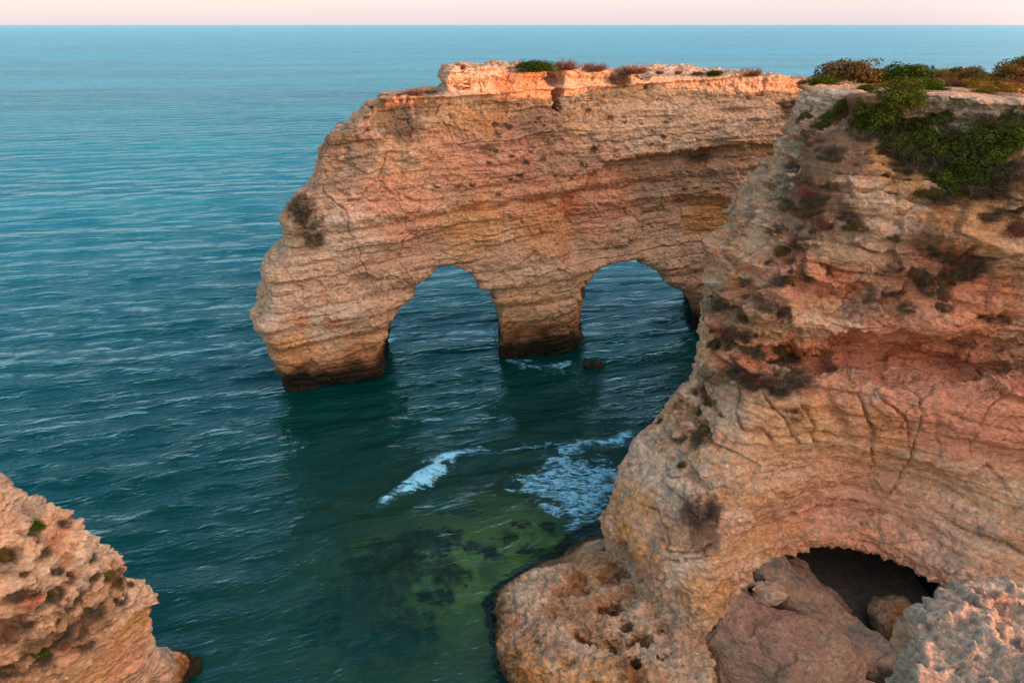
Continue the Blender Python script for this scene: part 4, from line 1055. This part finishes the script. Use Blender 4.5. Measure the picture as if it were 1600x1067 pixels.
tops = [
 ('green', 838, 106, 88, 'wide dark green cushion shrub on the highest point of the arch wall', .42, 70), ('red', 884, 112, 34, 'reddish dry shrub just right of the green cushion on the arch wall', 1.0, 69),
 ('red', 928, 114, 40, 'second reddish dry shrub right of the cleft on the arch top', .75, 70), ('red', 992, 114, 44, 'low red dry shrub midway along the arch top', .6, 70.5), ('red', 1030, 115, 14, 'tiny reddish tuft between two skyline shrubs on the arch top', 1.0, 71),
 ('red', 1059, 116, 12, 'tiny upright red tuft near the middle of the skyline', 1.2, 71), ('olive', 1090, 117, 22, 'small brown mound shrub on the flat white cap rock', .6, 71.5), ('green', 1117, 118, 32, 'low dark green mound on the flat cap rock', .6, 71.5),
 ('red', 1172, 119, 34, 'orange lit dry shrub near the right end of the arch top', .8, 71), ('red', 720, 108, 18, 'little red tuft on the leftmost square block of the cap rock', .9, 67),
 ('red', 600, 152, 18, 'small dark red shrub at the lower left step of the arch top', .8, 63), ('red', 626, 150, 14, 'tiny red shrub on the lower left step of the arch', .8, 64), ('red', 648, 148, 32, 'wider red shrub on the step below the square block', .7, 64.5), ('dry', 673, 146, 22, 'grey dry shrub tucked against the square block', .7, 65),
 ('dry', 583, 168, 14, 'small dry tuft on the sunlit ledge at the left of the arch', .7, 62.5),
]
for k, px, py, w, lab, hs, dep_ in tops: top_plant(k, px, py, w, lab, hs, dep_, 0)
# shrubs on the headland plateau
plat = [
 ('olive', 1268, 124, 44, 'low brown shrub at the left end of the plateau', .7, 57), ('olive', 1325, 128, 92, 'tall rounded red brown bush standing highest on the plateau', 1.0, 52), ('green', 1290, 131, 60, 'dark green shrub at the left foot of the tall round bush', .6, 50.5), ('green', 1368, 128, 54, 'green shrub between the tall round bush and the bright green one', .9, 53),
 ('green', 1418, 128, 96, 'bright green bush with a lit crown on the plateau', .8, 52), ('yellow', 1466, 129, 52, 'yellow brown bush right of the bright green bush', 1.0, 52), ('olive', 1505, 129, 60, 'brown rounded bush in the plateau row', 1.0, 53), ('yellow', 1540, 130, 60, 'straw coloured bush at the right of the plateau row', .8, 55),
 ('olive', 1590, 131, 80, 'grey green bush at the right edge of the plateau row', .9, 52), ('yellow', 1556, 146, 80, 'orange yellow cushion bush in front of the plateau row', .7, 44), ('green', 1352, 141, 28, 'small green bush alone on the bare pink soil', .9, 46), ('green', 1448, 141, 60, 'green cushion at the top of the creeping shrub patch', .6, 45),
 ('olive', 1600, 118, 90, 'distant olive bush behind the right edge of the row', .8, 60), ('yellow', 1495, 120, 70, 'low straw coloured growth behind the plateau row', .6, 60)]
for k, px, py, w, lab, hs, dep_ in plat: top_plant(k, px, py, w * 1.08, lab, hs * .85, dep_, 0)
for i_, (px, py, w_) in enumerate(FR): top_plant(('red', 'yellow', 'olive')[i_ % 3], px, py, w_ * 1.3, 'low straggling shrub in front of the bush row on the plateau', .6, 48, 0)
# creeping green shrubs over the slope
creep = [(1440, 135, 70), (1410, 150, 75), (1375, 165, 70), (1355, 185, 60), (1395, 190, 70), (1360, 205, 50), (1440, 180, 70), (1470, 205, 80), (1430, 215, 80), (1400, 225, 70), (1450, 240, 80), (1500, 230, 90), (1540, 210, 90), (1580, 205, 90), (1590, 190, 60), (1560, 235, 80), (1520, 250, 80), (1480, 270, 70), (1490, 295, 60), (1455, 300, 50), (1530, 270, 60), (1470, 180, 60), (1340, 195, 30), (1300, 180, 40), (1285, 196, 34), (1313, 163, 26)]
for i, (px, py, w) in enumerate(creep):
    steep = px < 1320
    plant('carpet', px, py, w, ('narrow strip of creeping green shrub down the left rim of the headland' if steep else 'creeping green shrub in the wide patch spilling over the headland slope'), 'creeping shrubs on the left rim' if steep else 'creeping shrubs of the green slope patch', hs=.7, keys=('head',))
for px, py, w in [(1385, 212, 50), (1418, 240, 60), (1450, 262, 50), (1500, 205, 60), (1530, 235, 50), (1570, 255, 60), (1490, 250, 50), (1415, 185, 45), (1560, 190, 50), (1380, 180, 36), (1345, 215, 40), (1540, 290, 60), (1470, 310, 50)]:
    plant('dry', px, py, w, 'bare brown shrub growing through the green slope patch', 'bare shrubs among the green patch', hs=.8, keys=('head',))
# a few shrubs one can point to
named = [('olive', 1258, 186, 30, 'small olive bush on the white rock at the left rim of the headland', 'head', .9), ('olive', 1110, 628, 26, 'small yellow green bush on the ridge of the headland nose', 'head', .9), ('olive', 1034, 660, 22, 'small green bush at the left shoulder of the headland nose', 'head', .9), ('olive', 1065, 728, 18, 'tiny olive bush on the white face of the headland nose', 'head', .9),
 ('dry', 1095, 800, 60, 'large dark dry shrub clinging to the lower nose of the headland', 'head', .5), ('dry', 1060, 600, 50, 'dry brown shrub leaning out over the water from the headland edge', 'head', .9), ('dry', 1205, 470, 55, 'rounded dry brown shrub on the reddish ledge', 'head', .7), ('dry', 1230, 590, 80, 'broad dry shrub mat above the cream cliff lip', 'head', .4), ('green', 55, 822, 30, 'small dark green bush high on the left rock', 'left', .7), ('green', 8, 745, 60, 'olive green shrub on the very top of the left rock', 'left', .8), ('green', 62, 1012, 34, 'dark green bush low on the left rock', 'left', .7), ('olive', 5, 870, 36, 'green bush at the left edge of the picture', 'left', .7),
 ('dry', 470, 322, 50, 'large dry shrub on the shoulder of the left pillar', 'arch', .6), ('dry', 485, 345, 46, 'dry shrub below the large one on the left pillar shoulder', 'arch', .6), ('dry', 492, 376, 30, 'dry shrub on the ledge under the pillar shoulder', 'arch', .6), ('dry', 1090, 240, 40, 'grey dry shrub halfway up the shaded arch wall', 'arch', .4), ('dry', 970, 122, 34, 'dark dry shrub in a notch of the cap rock', 'arch', .6), ('dry', 1230, 165, 26, 'dark dry shrub where the arch wall meets the headland', 'arch', .6)]
for k, px, py, w, lab, key, hs in named: plant(k, px, py, w, lab, hs=hs, keys=(key,))
# scattered dry tufts
def scatter(areas, n, key, label, group, lo=8, hi=26, kinds=('dry', 'dry', 'dry', 'dry', 'dry', 'red', 'olive'), hs=.6):
    tot = sum(a[2] * a[3] for a in areas)
    for (cx_, cy_, rx_, ry_) in areas:
        for _ in range(max(1, int(round(n * rx_ * ry_ / tot)))):
            px, py = random.gauss(cx_, rx_ * .5), random.gauss(cy_, ry_ * .5)
            plant(random.choice(kinds), px, py, random.uniform(lo, hi), label, group, hs=random.uniform(.4, .9) * hs / .6, keys=(key,), parts=False)
scatter([(1290, 260, 40, 80), (1400, 260, 60, 40), (1480, 400, 80, 40), (1330, 350, 80, 40), (1560, 310, 50, 50), (1440, 440, 90, 40), (1390, 290, 30, 30), (1260, 320, 40, 30)], 135, 'head', 'small dry tuft on the scrubby upper slope of the headland', 'dry tufts on the upper slope', 10, 34)
scatter([(1120, 470, 40, 60), (1160, 530, 60, 70), (1200, 580, 70, 50), (1080, 640, 50, 50), (1240, 440, 50, 60), (1100, 680, 25, 30)], 80, 'head', 'small dry tuft on the ridge and red ledges of the headland nose', 'dry tufts on the nose', 10, 36)
scatter([(110, 930, 80, 60), (60, 1000, 70, 60), (130, 800, 60, 30), (40, 880, 40, 60), (180, 900, 50, 50)], 60, 'left', 'small dry tuft on the left rock', 'dry tufts on the left rock', 10, 30)
scatter([(800, 190, 140, 25), (600, 190, 60, 25), (1000, 210, 150, 40), (480, 340, 30, 50), (800, 270, 150, 40)], 55, 'arch', 'small dry tuft rooted in the ledges of the arch wall', 'dry tufts on the arch wall', 6, 15, hs=.4)
print('plants', cnt[0], round(time.time() - T0, 1))

# ------------------------------------------------------------------ light
SUN_AZ = R(62)      # measured from +X towards -Y is negative; direction to the sun in plan
sun_dir = Vector((math.cos(R(-24)), math.sin(R(-24)), 0)); EL = R(5.5)
sdir = Vector((sun_dir.x * math.cos(EL), sun_dir.y * math.cos(EL), math.sin(EL)))
sd = bpy.data.lights.new('sun', 'SUN'); sd.energy = 4.5; sd.angle = R(.6); sd.color = (1, .40, .20)
so = bpy.data.objects.new('sun', sd); COL.objects.link(so); so.rotation_mode = 'QUATERNION'
so.rotation_quaternion = (-sdir).to_track_quat('-Z', 'Y')
w = bpy.data.worlds.new('World'); scene.world = w; w.use_nodes = True
N = w.node_tree.nodes; L = w.node_tree.links; N.clear()
sky = nd(N, 'ShaderNodeTexSky', sky_type='NISHITA', sun_disc=False, sun_elevation=EL, altitude=30.0, air_density=1.0, dust_density=1.5, ozone_density=2.0)
sky.sun_rotation = math.atan2(sdir.x, sdir.y)
tc_ = nd(N, 'ShaderNodeTexCoord'); sep = nd(N, 'ShaderNodeSeparateXYZ'); L.new(tc_.outputs['Generated'], sep.inputs[0])
rp = nd(N, 'ShaderNodeValToRGB'); L.new(sep.outputs['Z'], rp.inputs[0])
cr_ = rp.color_ramp; cr_.elements[0].position = 0; cr_.elements[0].color = (.54, .46, .50, 1)
cr_.elements[1].position = 1; cr_.elements[1].color = (.10, .22, .36, 1)
for p_, c_ in ((.04, (.58, .49, .51)), (.14, (.46, .54, .62)), (.40, (.17, .36, .50))):
    e = cr_.elements.new(p_); e.color = (*c_, 1)
b1 = nd(N, 'ShaderNodeBackground'); b1.inputs[1].default_value = .10; L.new(sky.outputs[0], b1.inputs[0])
b2 = nd(N, 'ShaderNodeBackground'); b2.inputs[1].default_value = 1.0; L.new(rp.outputs[0], b2.inputs[0])
# warm glow of the sky round the rising sun
dt = nd(N, 'ShaderNodeVectorMath', operation='DOT_PRODUCT'); L.new(tc_.outputs['Generated'], dt.inputs[0]); dt.inputs[1].default_value = (sdir.x, sdir.y, .25)
mx0 = nd(N, 'ShaderNodeMath', operation='MAXIMUM'); L.new(dt.outputs['Value'], mx0.inputs[0]); mx0.inputs[1].default_value = 0
pw = nd(N, 'ShaderNodeMath', operation='POWER'); L.new(mx0.outputs[0], pw.inputs[0]); pw.inputs[1].default_value = 1.6
ml = nd(N, 'ShaderNodeMath', operation='MULTIPLY'); L.new(pw.outputs[0], ml.inputs[0]); ml.inputs[1].default_value = 2.1
b3 = nd(N, 'ShaderNodeBackground'); b3.inputs[0].default_value = (1.0, .66, .50, 1); L.new(ml.outputs[0], b3.inputs[1])
ad0 = nd(N, 'ShaderNodeAddShader'); L.new(b1.outputs[0], ad0.inputs[0]); L.new(b3.outputs[0], ad0.inputs[1])
ad = nd(N, 'ShaderNodeAddShader'); L.new(ad0.outputs[0], ad.inputs[0]); L.new(b2.outputs[0], ad.inputs[1])
o = nd(N, 'ShaderNodeOutputWorld'); L.new(ad.outputs[0], o.inputs[0])

vs = scene.view_settings; vs.view_transform = 'Standard'; vs.look = 'None'; vs.gamma = 1; vs.exposure = 0.55; vs.use_curve_mapping = False
scene.cycles.max_bounces = 6; scene.cycles.diffuse_bounces = 3; scene.cycles.glossy_bounces = 2; scene.cycles.transparent_max_bounces = 8
print('done', round(time.time() - T0, 1))
